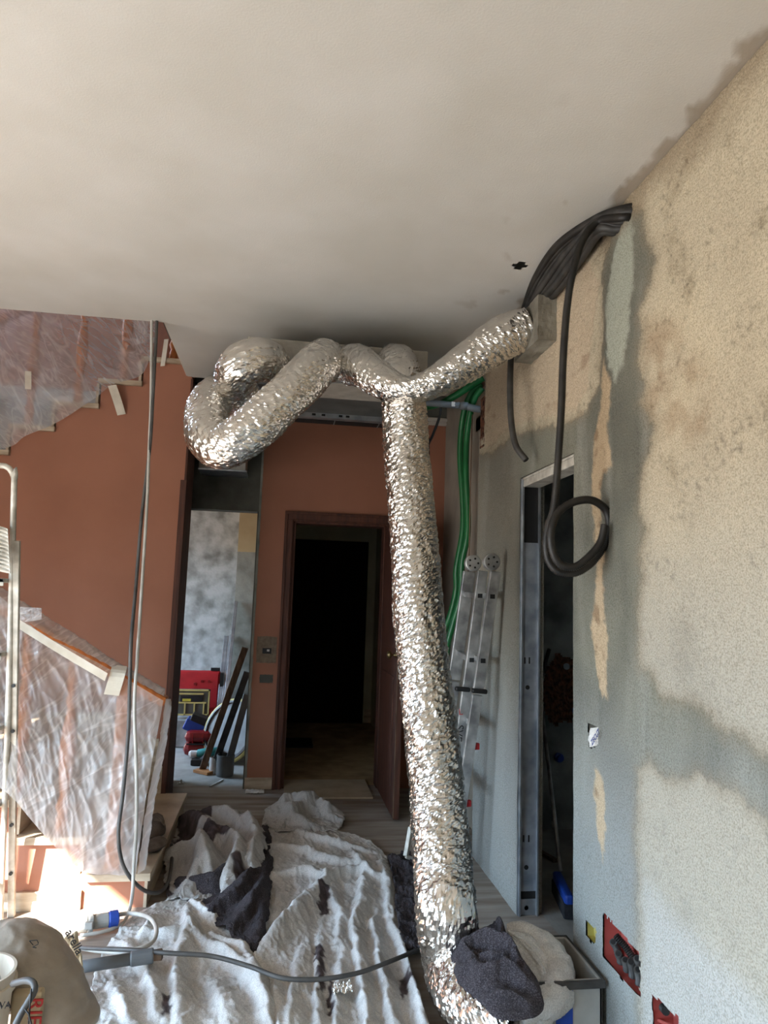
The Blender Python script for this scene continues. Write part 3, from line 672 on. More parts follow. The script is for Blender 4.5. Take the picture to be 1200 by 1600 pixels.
def films():
    y = 3.73
    P_ = lambda x, yy, dep: pY(x, yy, dep)
    f = thing('protective_film', RA, 'crumpled clear plastic film hung over the lower stair railing', 'plastic sheet')
    top = [P_(-60, 900, y-.06), P_(0, 930, y-.06), P_(60, 985, y-.06), P_(130, 1022, y-.06), P_(190, 1055, y-.06), P_(256, 1094, y-.05)]
    bot = [P_(-60, 1215, y-.16), P_(5, 1232, y-.20), P_(60, 1292, y-.20), P_(125, 1355, y-.16), P_(175, 1366, y-.14), P_(212, 1366, y-.12)]
    mid = loft(top, bot, 170, 150, .045, 2.0, (4.5, 2.2), .03)
    MB().grid(mid).build('front_sheet', M['film'], f, smooth=True)
    top2 = [P_(-60, 905, y-.05), P_(60, 985, y-.05), P_(130, 1020, y-.05), P_(190, 1053, y-.05), P_(256, 1090, y-.05)]
    over = [P_(-60, 885, y+.09), P_(40, 948, y+.09), P_(120, 1000, y+.09), P_(170, 1040, y+.09), P_(258, 1090, y+.09)]
    MB().grid(loft(top2, over, 120, 14, .018, 5.0, (14, 1), .03, (0, 0, 1))).build('top_fold', M['film'], f, smooth=True)
    e1 = [P_(256, 1092, y-.05), P_(248, 1150, y-.07), P_(228, 1250, y-.1), P_(212, 1366, y-.12)]
    e2 = [P_(258, 1092, y+.09), P_(252, 1150, y+.10), P_(236, 1230, y+.1), P_(218, 1345, y+.1)]
    MB().grid(loft(e1, e2, 70, 16, .02, 9.0, (6, 1), .02, (1, 0, 0))).build('end_fold', M['film'], f, smooth=True)
    # loose flap at the upper end
    fl = loft([P_(28, 948, y-.1), P_(66, 950, y-.14)], [P_(20, 975, y-.1), P_(66, 968, y-.14)], 30, 20, .014, 3.0, (5, 1))
    MB().grid(fl).build('loose_flap', M['film'], f, smooth=True)
    def strip(name, pts, w, side, m=M['tape']):
        C = spline(pts, .02); s_ = np.array(side, float); n = len(C); ww = w*(1+.06*fbm(np.arange(n)*.9, 1.0, 4.0))[:, None]
        P = np.stack([C-s_*ww/2, C+s_*ww/2], 1); return MB().grid(P).build(name, m, f, solid=.0015)
    strip('tape_strip', [P_(28, 974, y-.125), P_(97, 1017, y-.13), P_(166, 1058, y-.125)], .036, (.3, 0, 1))
    strip('tape_strip', [P_(187, 1040, y-.02), P_(184, 1052, y-.10), P_(174, 1086, y-.12)], .07, (1, 0, -.1))
    # upper film
    g = thing('protective_film', UP[2], 'brownish plastic film gathered over the upper stair balusters with tape tails', 'plastic sheet')
    yu = SY-.06
    top = [P_(-70, 455, yu+.02), P_(60, 462, yu+.02), P_(150, 470, yu+.02), P_(248, 478, yu+.02)]
    bot = [P_(-70, 712, yu), P_(12, 700, yu), P_(40, 682, yu), P_(90, 660, yu), P_(150, 622, yu), P_(176, 602, yu), P_(222, 585, yu), P_(240, 545, yu)]
    MB().grid(loft(top, bot, 170, 110, .035, 6.0, (5.0, -2.0))).build('front_sheet', M['film_up'], g, smooth=True)
    for dy, sp in ((0, 1), ):
        b1 = [P_(-70, 700, yu-.02), P_(0, 640, yu-.03), P_(40, 560, yu-.03), P_(90, 500, yu-.02)]
    def strip2(name, pts, w, side):
        C = spline(pts, .02); s_ = np.array(side, float); P = np.stack([C-s_*w/2, C+s_*w/2], 1); return MB().grid(P).build(name, M['tape'], g, solid=.0015)
    strip2('tape_strip', [P_(175, 602, SY-.07), P_(183, 625, SY-.05), P_(190, 648, SY-.012)], .055, (1, 0, .25))
    strip2('tape_strip', [P_(44, 580, yu-.05), P_(44, 608, yu-.05)], .04, (1, 0, 0))
    strip2('tape_strip', [P_(260, 530, SY-.05), P_(254, 572, SY-.04)], .03, (1, 0, .2))
    fl = loft([P_(206, 497, yu-.08), P_(232, 500, yu-.08)], [P_(215, 538, yu-.06), P_(230, 536, yu-.06)], 30, 24, .02, 4.0, (5, 1))
    MB().grid(fl).build('loose_flap', M['film_up'], g, smooth=True)
films()

# ------------------------------------------------------------------ air handling unit
AX0, AX1, AY0 = -.235, .775, 3.83
def ac_unit():
    u = thing('air_conditioning_unit', ((AX0+AX1)/2, 4.3, 2.67), 'ducted air conditioning unit with pale plenum box hung below the ceiling', 'air conditioner')
    MB().box((AX0, AY0, 2.672), (AX1, 4.14, 2.90)).build('plenum_box', M['poly'], u, bevel=.005)
    MB().box((AX0+.05, 4.14, 2.70), (AX1-.03, 4.72, 2.93)).build('casing', M['dark_metal'], u, bevel=.004)
    MB().box((AX0+.03, 3.845, 2.655), (AX0+.17, 4.12, 2.672)).box((AX0+.03, 3.84, 2.64), (AX0+.17, 3.845, 2.672)).build('corner_bracket', M['zinc'], u)
    y0 = 4.60
    zz = 2.702
    rail = MB().box((AX0+.05, y0, zz-.03), (AX1-.03, y0+.004, zz+.0)).box((AX0+.05, y0, zz-.034), (AX1-.03, y0+.055, zz-.03)).build('mounting_rail', M['zinc'], u)
    for px in (490, 505, 532, 543):
        q = pY(px, 656, y0); MB().box((q[0]-.012, y0-.002, zz-.022), (q[0]+.012, y0+.001, zz-.008)).build('rail_slot', M['grille'], rail)
    MB().box((AX0+.05, y0+.06, zz-.036), (AX1-.03, y0+.16, zz-.0)).build('return_grille', M['grille'], u)
    for k in range(3):
        xx = AX0+.25+.3*k; MB().box((xx, y0+.058, zz-.038), (xx+.006, y0+.162, zz-.034)).build('grille_bar', M['zinc'], u)
    for px, py in ((420, 566), (508, 562), (553, 568), (618, 570)):
        q = pY(px, py, AY0); b = MB(); b.lathe((q[0], AY0+.002, min(q[2], 2.77)), ((.102, 0), (.102, .06)), 32, (0, -1, 0)); b.build('collar', M['zinc'], u, smooth=False)
    for x in (AX0+.12, AX1-.12):
        for yy in (4.25, 4.65): MB().tube([(x, yy, 2.9), (x, yy, CEIL+.03)], .005, 8).build('hanger_rod', M['zinc'], u)
ac_unit()

# ------------------------------------------------------------------ foil ducts
def duct(name, pts, R, label, seed, rfun=None, squash=None, amp=1.0):
    C = spline(pts, .0065); n = len(C); s = np.arange(n)*.0065; seg = 84
    a = np.linspace(0, 2*math.pi, seg, endpoint=False); S, A = np.meshgrid(s, a, indexing='ij')
    R0 = np.full(n, R) if rfun is None else R*np.interp(np.linspace(0, 1, n), *rfun)
    ca, sa = np.cos(A), np.sin(A)
    # hoop ridges, gathered pleats and random dents
    wob = .6*fbm(S*5, ca*1.2, sa*1.2+seed, 3)
    hoop = np.sin((S/.034+wob*1.6+.5*np.sin(A+seed))*2*math.pi)
    c1 = 1-2*np.abs(fbm(S*26+wob*3, ca*1.3+seed, sa*1.3, 2)); c2 = 1-2*np.abs(fbm(S*58+wob*6, ca*3.2+seed*2, sa*3.2, 2)); c3 = 1-2*np.abs(fbm(S*22+ca*2.2, ca*4+seed, sa*4, 2))
    dent = fbm(S*6, ca*1.4+seed, sa*1.4, 2)
    D = amp*(.0012*hoop+.0050*c1+(.0044*c2)+.0022*c3+.008*dent)
    b = MB(); T = np.gradient(C, axis=0); T /= np.linalg.norm(T, axis=1)[:, None]
    up = np.array([0, 0, 1.0]) if abs(T[0][2]) < .9 else np.array([0, 1.0, 0]); N = np.cross(T[0], up); N /= np.linalg.norm(N)
    V = np.zeros((n, seg, 3))
    for i in range(n):
        N = N-T[i]*(N@T[i]); N /= np.linalg.norm(N); B = np.cross(T[i], N)
        rr = R0[i]+D[i]; q = (np.cos(a)*rr)[:, None]*N+(np.sin(a)*rr)[:, None]*B
        if squash is not None:
            k = float(np.interp(i/(n-1), *squash)); 
            if k != 1: w = np.array([0, 0, 1.0]); w = w-T[i]*(w@T[i]); w /= np.linalg.norm(w)+1e-9; q = q+np.outer(q@w, w)*(k-1)
        V[i] = C[i]+q
    V = np.concatenate([V, V[:, :1]], 1); V += .0012*np.stack([fbm(V[..., 0]*70+k*7, V[..., 1]*70, V[..., 2]*70, 1) for k in range(3)], -1)
    V[:, -1] = V[:, 0]
    b.grid(V); o = b.build(name, M['foil'], None, smooth=False)
    return tag(o, label, 'duct')
Yp = pY
zcol = lambda p: np.array([p[0], p[1], min(p[2], 2.77)])
duct('foil_duct', [zcol(Yp(508, 562, 3.81)), zcol(Yp(507, 562, 3.70)), Yp(494, 574, 3.56), Yp(462, 607, 3.46), Yp(420, 647, 3.40), Yp(380, 682, 3.40), Yp(347, 697, 3.45), Yp(326, 680, 3.52), Yp(323, 650, 3.66), Yp(330, 627, 3.9), Yp(338, 618, 4.3), Yp(338, 612, 4.9), Yp(342, 610, 5.35)], .104,
     'foil duct sagging in a U bend from the plenum towards the terracotta wall corner', 1.0)
duct('foil_duct', [zcol(Yp(420, 566, 3.81)), zcol(Yp(416, 564, 3.72)), Yp(398, 562, 3.62), Yp(374, 575, 3.62), Yp(368, 600, 3.74), Yp(380, 632, 3.95), Yp(388, 660, 4.3), Yp(372, 690, 4.8), Yp(356, 700, 5.3), Yp(352, 702, 5.5)], .104,
     'short foil duct elbowed off the plenum end, dropping behind the U-bent duct', 2.0)
DP = [zcol(Yp(618, 570, 3.81)), zcol(Yp(619, 571, 3.70)), Yp(626, 592, 3.60), Yp(630, 625, 3.58), Yp(633, 680, 3.56), Yp(638, 740, 3.50), Yp(648, 860, 3.37), Yp(654, 960, 3.27), Yp(664, 1060, 3.20), Yp(676, 1160, 3.10), Yp(685, 1260, 3.02), Yp(692, 1360, 2.90), Yp(698, 1430, 2.80), pZ(708, 1505, .125), pZ(728, 1552, .115), pZ(770, 1592, .115), pZ(815, 1612, .115)]
duct('foil_duct', DP, .108, 'long foil duct hanging from the plenum down to the floor', 3.0, amp=1.15)
DE = Yp(828, 512, 3.20)
duct('foil_duct', [zcol(Yp(553, 568, 3.81)), zcol(Yp(556, 569, 3.70)), Yp(572, 578, 3.56), Yp(600, 598, 3.46), Yp(632, 609, 3.40), Yp(660, 606, 3.36), Yp(700, 585, 3.31), Yp(745, 556, 3.27), Yp(790, 526, 3.23), DE], .104,
     'foil duct slung from the plenum up to the concrete box on the right wall', 4.0, rfun=((0, .1, .3, .5, .7, .88, 1), (1, 1.02, .9, .78, .9, 1.0, .86)), squash=((0, .3, .5, .7, 1), (1, .9, .72, .9, 1)))

# ------------------------------------------------------------------ concrete box and fixings on the right wall
def wall_box():
    yf = float(pX(869, 500, RX)[1]); x0 = float(Yp(841, 490, yf)[0]); z0, z2 = float(Yp(866, 532, yf)[2]), float(Yp(866, 462, yf)[2])
    t = MB(); n = 14
    def face(o, e1, e2, sd):
        u, v = np.meshgrid(np.linspace(0, 1, n), np.linspace(0, 1, n)); P = np.array(o)+u[..., None]*np.array(e1)+v[..., None]*np.array(e2); nn = np.cross(e1, e2); nn = nn/np.linalg.norm(nn)
        t.grid(P+nn*(.006*fbm(P[..., 0]*22, P[..., 1]*22, P[..., 2]*22+sd))[..., None])
    dx, dy, dz = (RX+.02-x0, 0, 0), (0, .34, 0), (0, 0, z2-z0)
    face((x0, yf, z0), dx, dz, 0.); face((x0, yf, z0), dz, dy, 0.); face((x0, yf, z0), dy, dx, 0.); face((x0, yf, z2), dx, dy, 0.); face((x0, yf+.34, z0), dz, dx, 0.)
    o = t.build('duct_outlet_box', M['stone'], None)
    tag(o, 'rough concrete outlet box jutting from the right wall beside the conduit bundle', 'duct box')
    q = pY(355, 735, 5.55)
    bx = thing('duct_box', (q[0], 5.66, q[2]), 'pale duct box under the ceiling void above the gap to the back room', 'duct box')
    MB().box((WEX+.03, 5.52, q[2]), (pY(384, 735, 5.55)[0], BY-.001, q[2]+.22)).build('box_body', M['poly'], bx, bevel=.004)
    MB().box((WEX+.03, 5.50, q[2]-.012), (pY(384, 735, 5.55)[0]+.01, BY-.001, q[2])).build('bottom_flange', M['zinc'], bx)
wall_box()

# ------------------------------------------------------------------ conduits
def corr(pts, r, pitch=.0065, rib=.0016, seg=12):
    C = spline(pts, pitch/2); n = len(C); rr = np.where(np.arange(n) % 2 == 0, r+rib/2, r-rib/2); return MB().tube(C, rr, seg)
def conduits():
    A = [pX(978, 326, RX-.01), pX(975, 332, RX-.02), pX(978, 338, RX-.005), pX(970, 345, RX-.01), pX(966, 350, RX-.01), pX(964, 358, RX-.01), pX(960, 362, RX-.008)]
    look = ['smooth black conduit at the top of the bundle, against the ceiling', 'second black conduit of the bundle, just under the topmost', 'third conduit from the top of the bundle in the wall corner', 'middle conduit of the black bundle in the wall corner', 'third conduit from the bottom of the black bundle', 'second lowest conduit of the black bundle in the wall corner', 'lowest conduit of the bundle, nearest the peach plaster']
    mids = [((930, 325), (872, 362), (838, 425)), ((935, 332), (880, 368), (842, 430)), ((930, 340), (884, 380), (848, 435)), ((932, 348), (890, 388), (852, 440)), ((930, 354), (894, 396), (858, 446)), ((932, 360), (900, 402), (862, 452)), ((935, 366), (906, 408), (868, 458))]
    for k in range(7):
        dpt = [2.50, 2.72, 3.02]; m = mids[k]
        off = .012*(k % 2)
        pts = [A[k]+np.array([.07, -.03, .0]), A[k], Yp(m[0][0], m[0][1], 2.48-off), Yp(m[1][0], m[1][1], 2.70-off), Yp(m[2][0], m[2][1], 3.0-off), Yp(822+2*k, 474+2*k, 3.22), Yp(818+2*k, 488+2*k, 3.34)]
        for p in pts[1:]: p[2] = min(p[2], CEIL-.018)
        o = corr(pts, .0165, rib=.0012).build('conduit', M['conduit_grey'] if k else M['conduit'], None, smooth=True)
        tag(o, look[k], 'conduit', 'conduits bundled under the ceiling')
    # the long one with its coil
    cc = np.array([902, 838]); dep = 2.55
    pts = [pX(972, 340, RX-.02)+np.array([.06, -.02, .0]), pX(972, 340, RX-.03), Yp(938, 345, 2.44), Yp(912, 372, 2.46), Yp(896, 420, 2.47), Yp(886, 480, 2.5), Yp(880, 560, 2.52), Yp(877, 640, 2.53), Yp(872, 720, 2.54), Yp(866, 790, 2.545), Yp(857, 820, 2.55), Yp(853, 850, 2.55), Yp(858, 878, 2.55), Yp(876, 895, 2.54), Yp(905, 893, 2.53), Yp(933, 870, 2.52), Yp(950, 835, 2.515), Yp(948, 800, 2.51), Yp(926, 782, 2.50), Yp(898, 784, 2.50), Yp(874, 799, 2.505), Yp(862, 825, 2.49), Yp(862, 855, 2.485), Yp(873, 880, 2.485), Yp(897, 886, 2.48), Yp(920, 870, 2.475), Yp(938, 848, 2.475), Yp(945, 820, 2.475)]
    pts[0][2] = min(pts[0][2], CEIL-.02)
    tag(corr(pts, .0138, rib=.0042).build('corrugated_conduit', M['conduit'], None, smooth=True), 'long ribbed black conduit hanging in a coil before the metal-framed opening', 'conduit')
    pts = [Yp(806, 505, 3.42), Yp(799, 550, 3.40), Yp(797, 610, 3.36), Yp(799, 660, 3.32), Yp(806, 696, 3.28), Yp(822, 719, 3.24)]
    c = corr(pts, .0155, rib=.0012).build('conduit', M['conduit_grey'], None, smooth=True)
    tag(c, 'short black conduit with open end hanging below the concrete outlet box', 'conduit')
    d = pts[-1]-pts[-2]; MB().lathe(pts[-1]-d/np.linalg.norm(d)*.001, ((.012, 0), (.012, .0022)), 14, d).build('open_end', M['grille'], c)
    tag(MB().tube([pX(966, 340, RX-.012), pX(951, 366, RX-.02)], .003, 8).build('wall_nail', M['alu'], None), 'thin steel pin pushed into the plaster below the conduit bundle', 'nail')
conduits()

# ------------------------------------------------------------------ pipes in the ceiling void
def void_pipes():
    for k, (py, r, m, lb) in enumerate(((598, .026, 'conduit_grey', 'upper black pipe in the dark ceiling void by the terracotta corner'), (608, .022, 'conduit', 'lower black pipe in the dark ceiling void by the terracotta corner'))):
        a = Yp(300, py-4, 5.25); b = Yp(420, py+2, 5.3); tag(MB().tube(spline([a, (a+b)/2+np.array([0, 0, .01]), b]), r, 12).build('pipe', M[m], None, smooth=True), lb, 'pipe')
    a, b = Yp(640, 627, 4.6), Yp(756, 637, 4.5)
    g = thing('grey_waste_pipe', (a+b)/2, 'grey plastic waste pipe with elbow running into the right wall corner', 'pipe')
    MB().tube([a, a*.3+b*.7], .022, 16).build('straight_pipe', M['grey_pipe'], g, smooth=True)
    MB().tube([a*.32+b*.68, a*.22+b*.78], .027, 16).build('socket', M['grey_pipe'], g, smooth=True)
    MB().tube(spline([a*.24+b*.76, a*.12+b*.88+np.array([0, 0, -.012]), b+np.array([.01, 0, -.012])]), .024, 16).build('elbow', M['grey_pipe'], g, smooth=True)
    q = a*.42+b*.58; MB().box(q+np.array([-.012, -.024, -.016]), q+np.array([.012, -.021, .016])).build('sticker', M['paper'], g)
    h1 = [Yp(752, 600, 4.58), Yp(738, 612, 4.6), Yp(726, 640, 4.65), Yp(720, 680, 4.7), Yp(719, 720, 4.72), Yp(723, 780, 4.72), Yp(723, 830, 4.72), Yp(713, 890, 4.74), Yp(713, 920, 4.76), Yp(704, 960, 4.8), Yp(690, 1000, 4.85), Yp(676, 1060, 4.88), Yp(672, 1180, 4.9), Yp(675, 1290, 4.92)]
    h2 = [Yp(754, 606, 4.5), Yp(742, 622, 4.54), Yp(734, 650, 4.58), Yp(729, 690, 4.62), Yp(728, 740, 4.62), Yp(731, 800, 4.62), Yp(730, 840, 4.62), Yp(722, 880, 4.65), Yp(720, 930, 4.68), Yp(708, 975, 4.72), Yp(698, 1020, 4.75), Yp(698, 1100, 4.8), Yp(700, 1280, 4.85)]
    tag(MB().tube(spline(h1), .021, 14).build('green_hose', M['green_hose'], None, smooth=True), 'green hose nearer the terracotta wall, swinging out behind the foil duct', 'hose')
    tag(MB().tube(spline(h2), .021, 14).build('green_hose', M['green_hose'], None, smooth=True), 'green hose nearer the ladder, hanging close to the plaster corner', 'hose')
    tag(MB().tube(spline([Yp(642, 640, 4.7), Yp(680, 633, 4.68), Yp(705, 622, 4.6), Yp(755, 590, 4.5)]), .024, 14).build('green_hose', M['green_hose'], None, smooth=True), 'green hose running level in the ceiling void above the grey pipe', 'hose')
    tag(MB().tube(spline([Yp(688, 628, 4.57), Yp(687, 650, 4.58), Yp(676, 680, 4.6), Yp(668, 700, 4.55), Yp(668, 740, 4.5)]), .009, 10).build('black_cable', M['black'], None, smooth=True), 'black cable looping down to the foil duct from the grey pipe', 'cable')
    tag(MB().tube(spline([Yp(652, 627, 4.6), Yp(664, 660, 4.6), Yp(669, 690, 4.62), Yp(669, 745, 4.6)]), .009, 10).build('black_cable', M['black'], None, smooth=True), 'straighter black cable hugging the foil duct edge', 'cable')
    bk = MB(); q1, q2 = pX(748, 628, RX), pX(744, 706, RX); za, zb = float(q2[2]), float(q1[2])
    bk.box((RX+.065, 4.17, za), (RX+.075, 4.285, zb))
    for yy in (4.195, 4.235, 4.272): bk.box((RX-.001, yy, za), (RX+.066, yy+.012, zb))
    for k in range(6): zz = za+(zb-za-.012)*k/5; bk.box((RX-.003, 4.195, zz), (RX+.066, 4.284, zz+.013))
    tag(bk.build('hollow_brick', M['brick'], None), 'broken hollow brick showing through the plaster beside the green hoses', 'brick')
    tag(MB().tube(spline([Yp(738, 648, 4.32), Yp(735, 760, 4.32), Yp(733, 860, 4.32), Yp(728, 950, 4.32)]), .004, 8).build('thin_wire', M['dusty_wood'], None), 'thin brown wire running down the plaster edge behind the ladder', 'wire')
void_pipes()

# ------------------------------------------------------------------ holes of the right wall: what sits in them
def wall_fittings():
    def pocket(poly, depth=.07, grow=.004):
        c = np.mean(poly, 0); p = [((y-c[0])*(1+grow*20)+c[0], (z-c[1])*(1+grow*20)+c[1]) for y, z in poly]
        b = MB(); n = len(p)
        v = [(RX+.005, y, z) for y, z in p]+[(RX+depth, y, z) for y, z in p]
        b.add(v, [(i, (i+1) % n, n+(i+1) % n, n+i) for i in range(n)]+[tuple(range(n, 2*n))]); return b, c
    b, c = pocket(HOLES['red'])
    t = thing('electrical_flush_box', (RX, c[0], c[1]-.1), 'red flush box in the right wall packed with ribbed conduit ends, the higher one', 'electrical box')
    b.build('box_shell', M['box_red'], t)
    for k, (px, py, qx, qy) in enumerate(((962, 1462, 990, 1498), (958, 1472, 966, 1490), (966, 1490, 970, 1508), (977, 1500, 979, 1525), (986, 1503, 988, 1530), (996, 1498, 999, 1515), (997, 1515, 998, 1545))):
        a, d = pX(px, py, RX+.012+.006*(k % 2)), pX(qx, qy, RX+.05)
        corr([d, (a+d)/2+np.array([.004, 0, 0]), a], .0125, rib=.003).build('conduit_end', M['conduit_grey'] if k != 0 else M['conduit'], t)
        u = a-d; MB().lathe(a+u/np.linalg.norm(u)*.0005, ((.009, 0), (.009, .001)), 12, u).build('conduit_mouth', M['grille'], t)
    b, c = pocket(HOLES['red2'])
    t = thing('electrical_flush_box', (RX, c[0], c[1]-.1), 'lower red flush box in the right wall, nearest the floor', 'electrical box')
    b.build('box_shell', M['box_red'], t)
    a, d = pX(1040, 1580, RX+.015), pX(1030, 1568, RX+.06); corr([d, (a+d)/2, a], .011, rib=.003).build('conduit_end', M['conduit'], t)
    MB().tube([pX(1024, 1592, RX+.02), pX(1056, 1606, RX+.02)], .005, 8).build('bracket_bar', M['box_red'], t)
    b, c = pocket(HOLES['yellow'], .03)
    t = thing('electrical_flush_box', (RX, c[0], c[1]-.05), 'small yellow flush box half buried in the plaster by the opening', 'electrical box')
    b.build('box_shell', M['yellow_patch'], t)
    q = pX(922, 1450, RX+.026); MB().box(q-np.array([.004, .008, .004]), q+np.array([.002, .008, .004])).build('knockout', M['grille'], t)
    # crumpled paper in its hole
    b, c = pocket(HOLES['paper'], .05)
    t = thing('crumpled_paper', (RX, c[0], c[1]-.06), 'crumpled white paper with blue letters stuffed in a hole of the right wall', 'paper')
    b.build('hole_lining', M['stone'], t)
    n = 26; u, v = np.meshgrid(np.linspace(0, 1, n), np.linspace(0, 1, n))
    p00, p10, p01, p11 = pX(922, 1138, RX), pX(937, 1136, RX), pX(920, 1168, RX), pX(936, 1165, RX)
    P = (p00*(1-u[..., None])+p10*u[..., None])*(1-v[..., None])+(p01*(1-u[..., None])+p11*u[..., None])*v[..., None]
    P[..., 0] += -.008+.010*fbm(u*3.2, v*3.2, 3.0, 3)+.02*((u-.5)**2+(v-.5)**2)
    MB().grid(P).build('paper_wad', M['paper'], t, solid=.001)
    w = MB(); d = pX(934, 1140, RX-.012)-pX(922, 1164, RX-.012)
    text_mb(w, 'ZECUT', .028, pX(930, 1152, RX-.019), pX(936, 1142, RX)-pX(924, 1162, RX), pX(922, 1146, RX)-pX(930, 1152, RX))
    w.build('lettering', M['ink_blue'], t)
wall_fittings()

# ------------------------------------------------------------------ metal frame of the pocket-door opening
def metal_frame():
    t = thing('metal_door_frame', (RX+.06, DOOR[1], 0), 'galvanised pocket door frame lining the opening in the right wall', 'door frame')
    y = DOOR[1]-.004
    xa, xb = RX, float(pY(841, 1428, y)[0])
    zc = float(pY(825, 848, y)[2])
    pl = MB().box((xa+.010, y-.002, .11), (xb-.012, y+.001, zc)).build('post_plate', M['zinc_plate'], t)
    MB().box((xa+.004, y-.016, 0), (xa+.012, y+.02, DOOR[2]-.004)).box((xa-.004, y-.006, 0), (xa+.012, y-.002, DOOR[2]-.004)).build('front_flange', M['zinc'], t)
    MB().box((xb-.014, y-.018, 0), (xb-.006, y+.02, DOOR[2]-.004)).build('rear_flange', M['zinc'], t)
    MB().box((xa+.010, y-.004, 0), (xb-.012, y+.0, .075)).build('foot_plate', M['zinc'], t, bevel=.002)
    MB().box((xa+.012, y+.0015, .07), (xb-.014, y+.004, DOOR[2]-.006)).build('slot_back', M['grille'], t)
    for px, py in ((824, 1074), (822, 1355), (822, 1418)):
        q = pY(px, py, y); MB().lathe((q[0], y-.0015, q[2]), ((.011, 0), (.011, .0025)), 18, (0, -1, 0)).build('bolt_hole', M['grille'], t)
    for px, py in ((820, 1032), (827, 1032), (818, 1310), (826, 1310)):
        q = pY(px, py, y); MB().box((q[0]-.004, y-.004, q[2]-.016), (q[0]+.003, y-.0015, q[2]+.016)).build('plate_slot', M['grille'], t)
    MB().box((xa+.006, DOOR[0], DOOR[2]-.05), (xb-.012, DOOR[1]-.02, DOOR[2]-.012)).box((xa+.004, DOOR[0], DOOR[2]-.012), (xa+.012, DOOR[1], DOOR[2])).build('head_track', M['white_alu'], t, bevel=.004)
metal_frame()

# ------------------------------------------------------------------ bathroom contents
def bath_things():
    a, b = pY(846, 1100, 4.5), pZ(876, 1380, .06)
    t = thing('broom', b, 'broom with blue head leaning in the dark bathroom behind the metal frame', 'broom')
    MB().tube([a, b+np.array([0, 0, .06])], .011, 12).build('handle', M['alu'], t, smooth=True)
    q = a*.28+b*.72; MB().tube([q+(a-b)*.015, q-(a-b)*.015], .014, 12).build('handle_joint', M['plug_grey'], t, smooth=True)
    h0, h1 = pZ(870, 1368, .09), pZ(890, 1408, .09)
    dd = h1-h0
    MB().bar(h0, h1, .05, .045, (0, 0, 1)).build('head', M['blue'], t, bevel=.012)
    MB().bar(h0+np.array([.0, 0, -.05]), h1+np.array([0, 0, -.05]), .07, .055, (0, 0, 1)).build('bristles', M['bristle'], t, bevel=.006)
    for px, py, lb in ((872, 1183, 'blue stopper on the dark bathroom wall, the lower one'), (899, 1110, 'blue stopper on the bathroom wall beside the broken brick')):
        q = pY(px, py, 4.75); tag(MB().lathe((q[0], 4.752, q[2]), ((.03, 0), (.03, .03), (.022, .034), (.022, .05)), 20, (0, -1, 0)).build('blue_stopper', M['blue'], None), lb, 'stopper')
    q = pY(884, 1041, 4.75); tag(MB().lathe((q[0], 4.752, q[2]), ((.022, 0), (.022, .02), (.014, .021)), 20, (0, -1, 0)).build('pipe_stub', M['zinc'], None), 'round steel pipe stub high on the bathroom wall', 'pipe')
    # broken-out patch with bricks showing
    p0, p1 = pY(846, 1020, 4.745), pY(905, 1135, 4.745); n = 40
    u, v = np.meshgrid(np.linspace(0, 1, n), np.linspace(0, 1, n)); P = np.stack([p0[0]+(p1[0]-p0[0])*u, np.full_like(u, 4.745)-.03*np.abs(fbm(u*5, v*8, 2.0))-.006*(fbm(u*20, v*20, 2.0) > 0), p0[2]+(p1[2]-p0[2])*v], -1)
    kp = (np.hypot((u-.5)*2, (v-.5)*2)+.35*fbm(u*4, v*4, 7.0) < .95)[:-1, :-1]
    tag(MB().grid(P, kp).build('broken_brickwork', M['brick'], None), 'chopped-out brickwork patch in the dark bathroom wall', 'brickwork')
    tag(MB().tube(spline([Yp(868, 880, 4.3), Yp(880, 885, 4.2), Yp(893, 893, 4.1), Yp(905, 905, 4.0)]), .02, 12).build('black_hose', M['black'], None, smooth=True), 'thick black hose stub high in the dark bathroom', 'hose')
    tag(MB().tube(spline([Yp(846, 1060, 4.6), Yp(852, 1035, 4.65), Yp(858, 1015, 4.7)]), .014, 10).build('black_conduit', M['conduit'], None, smooth=True), 'black conduit curving out of the chopped brickwork', 'conduit')
    a, b = pZ(842, 1330, .01), pZ(868, 1345, .01)
    tag(MB().bar(a, b, .02, .03).build('wood_strip', M['dusty_wood'], None), 'short timber strip lying on the dark bathroom floor', 'strip')
bath_things()

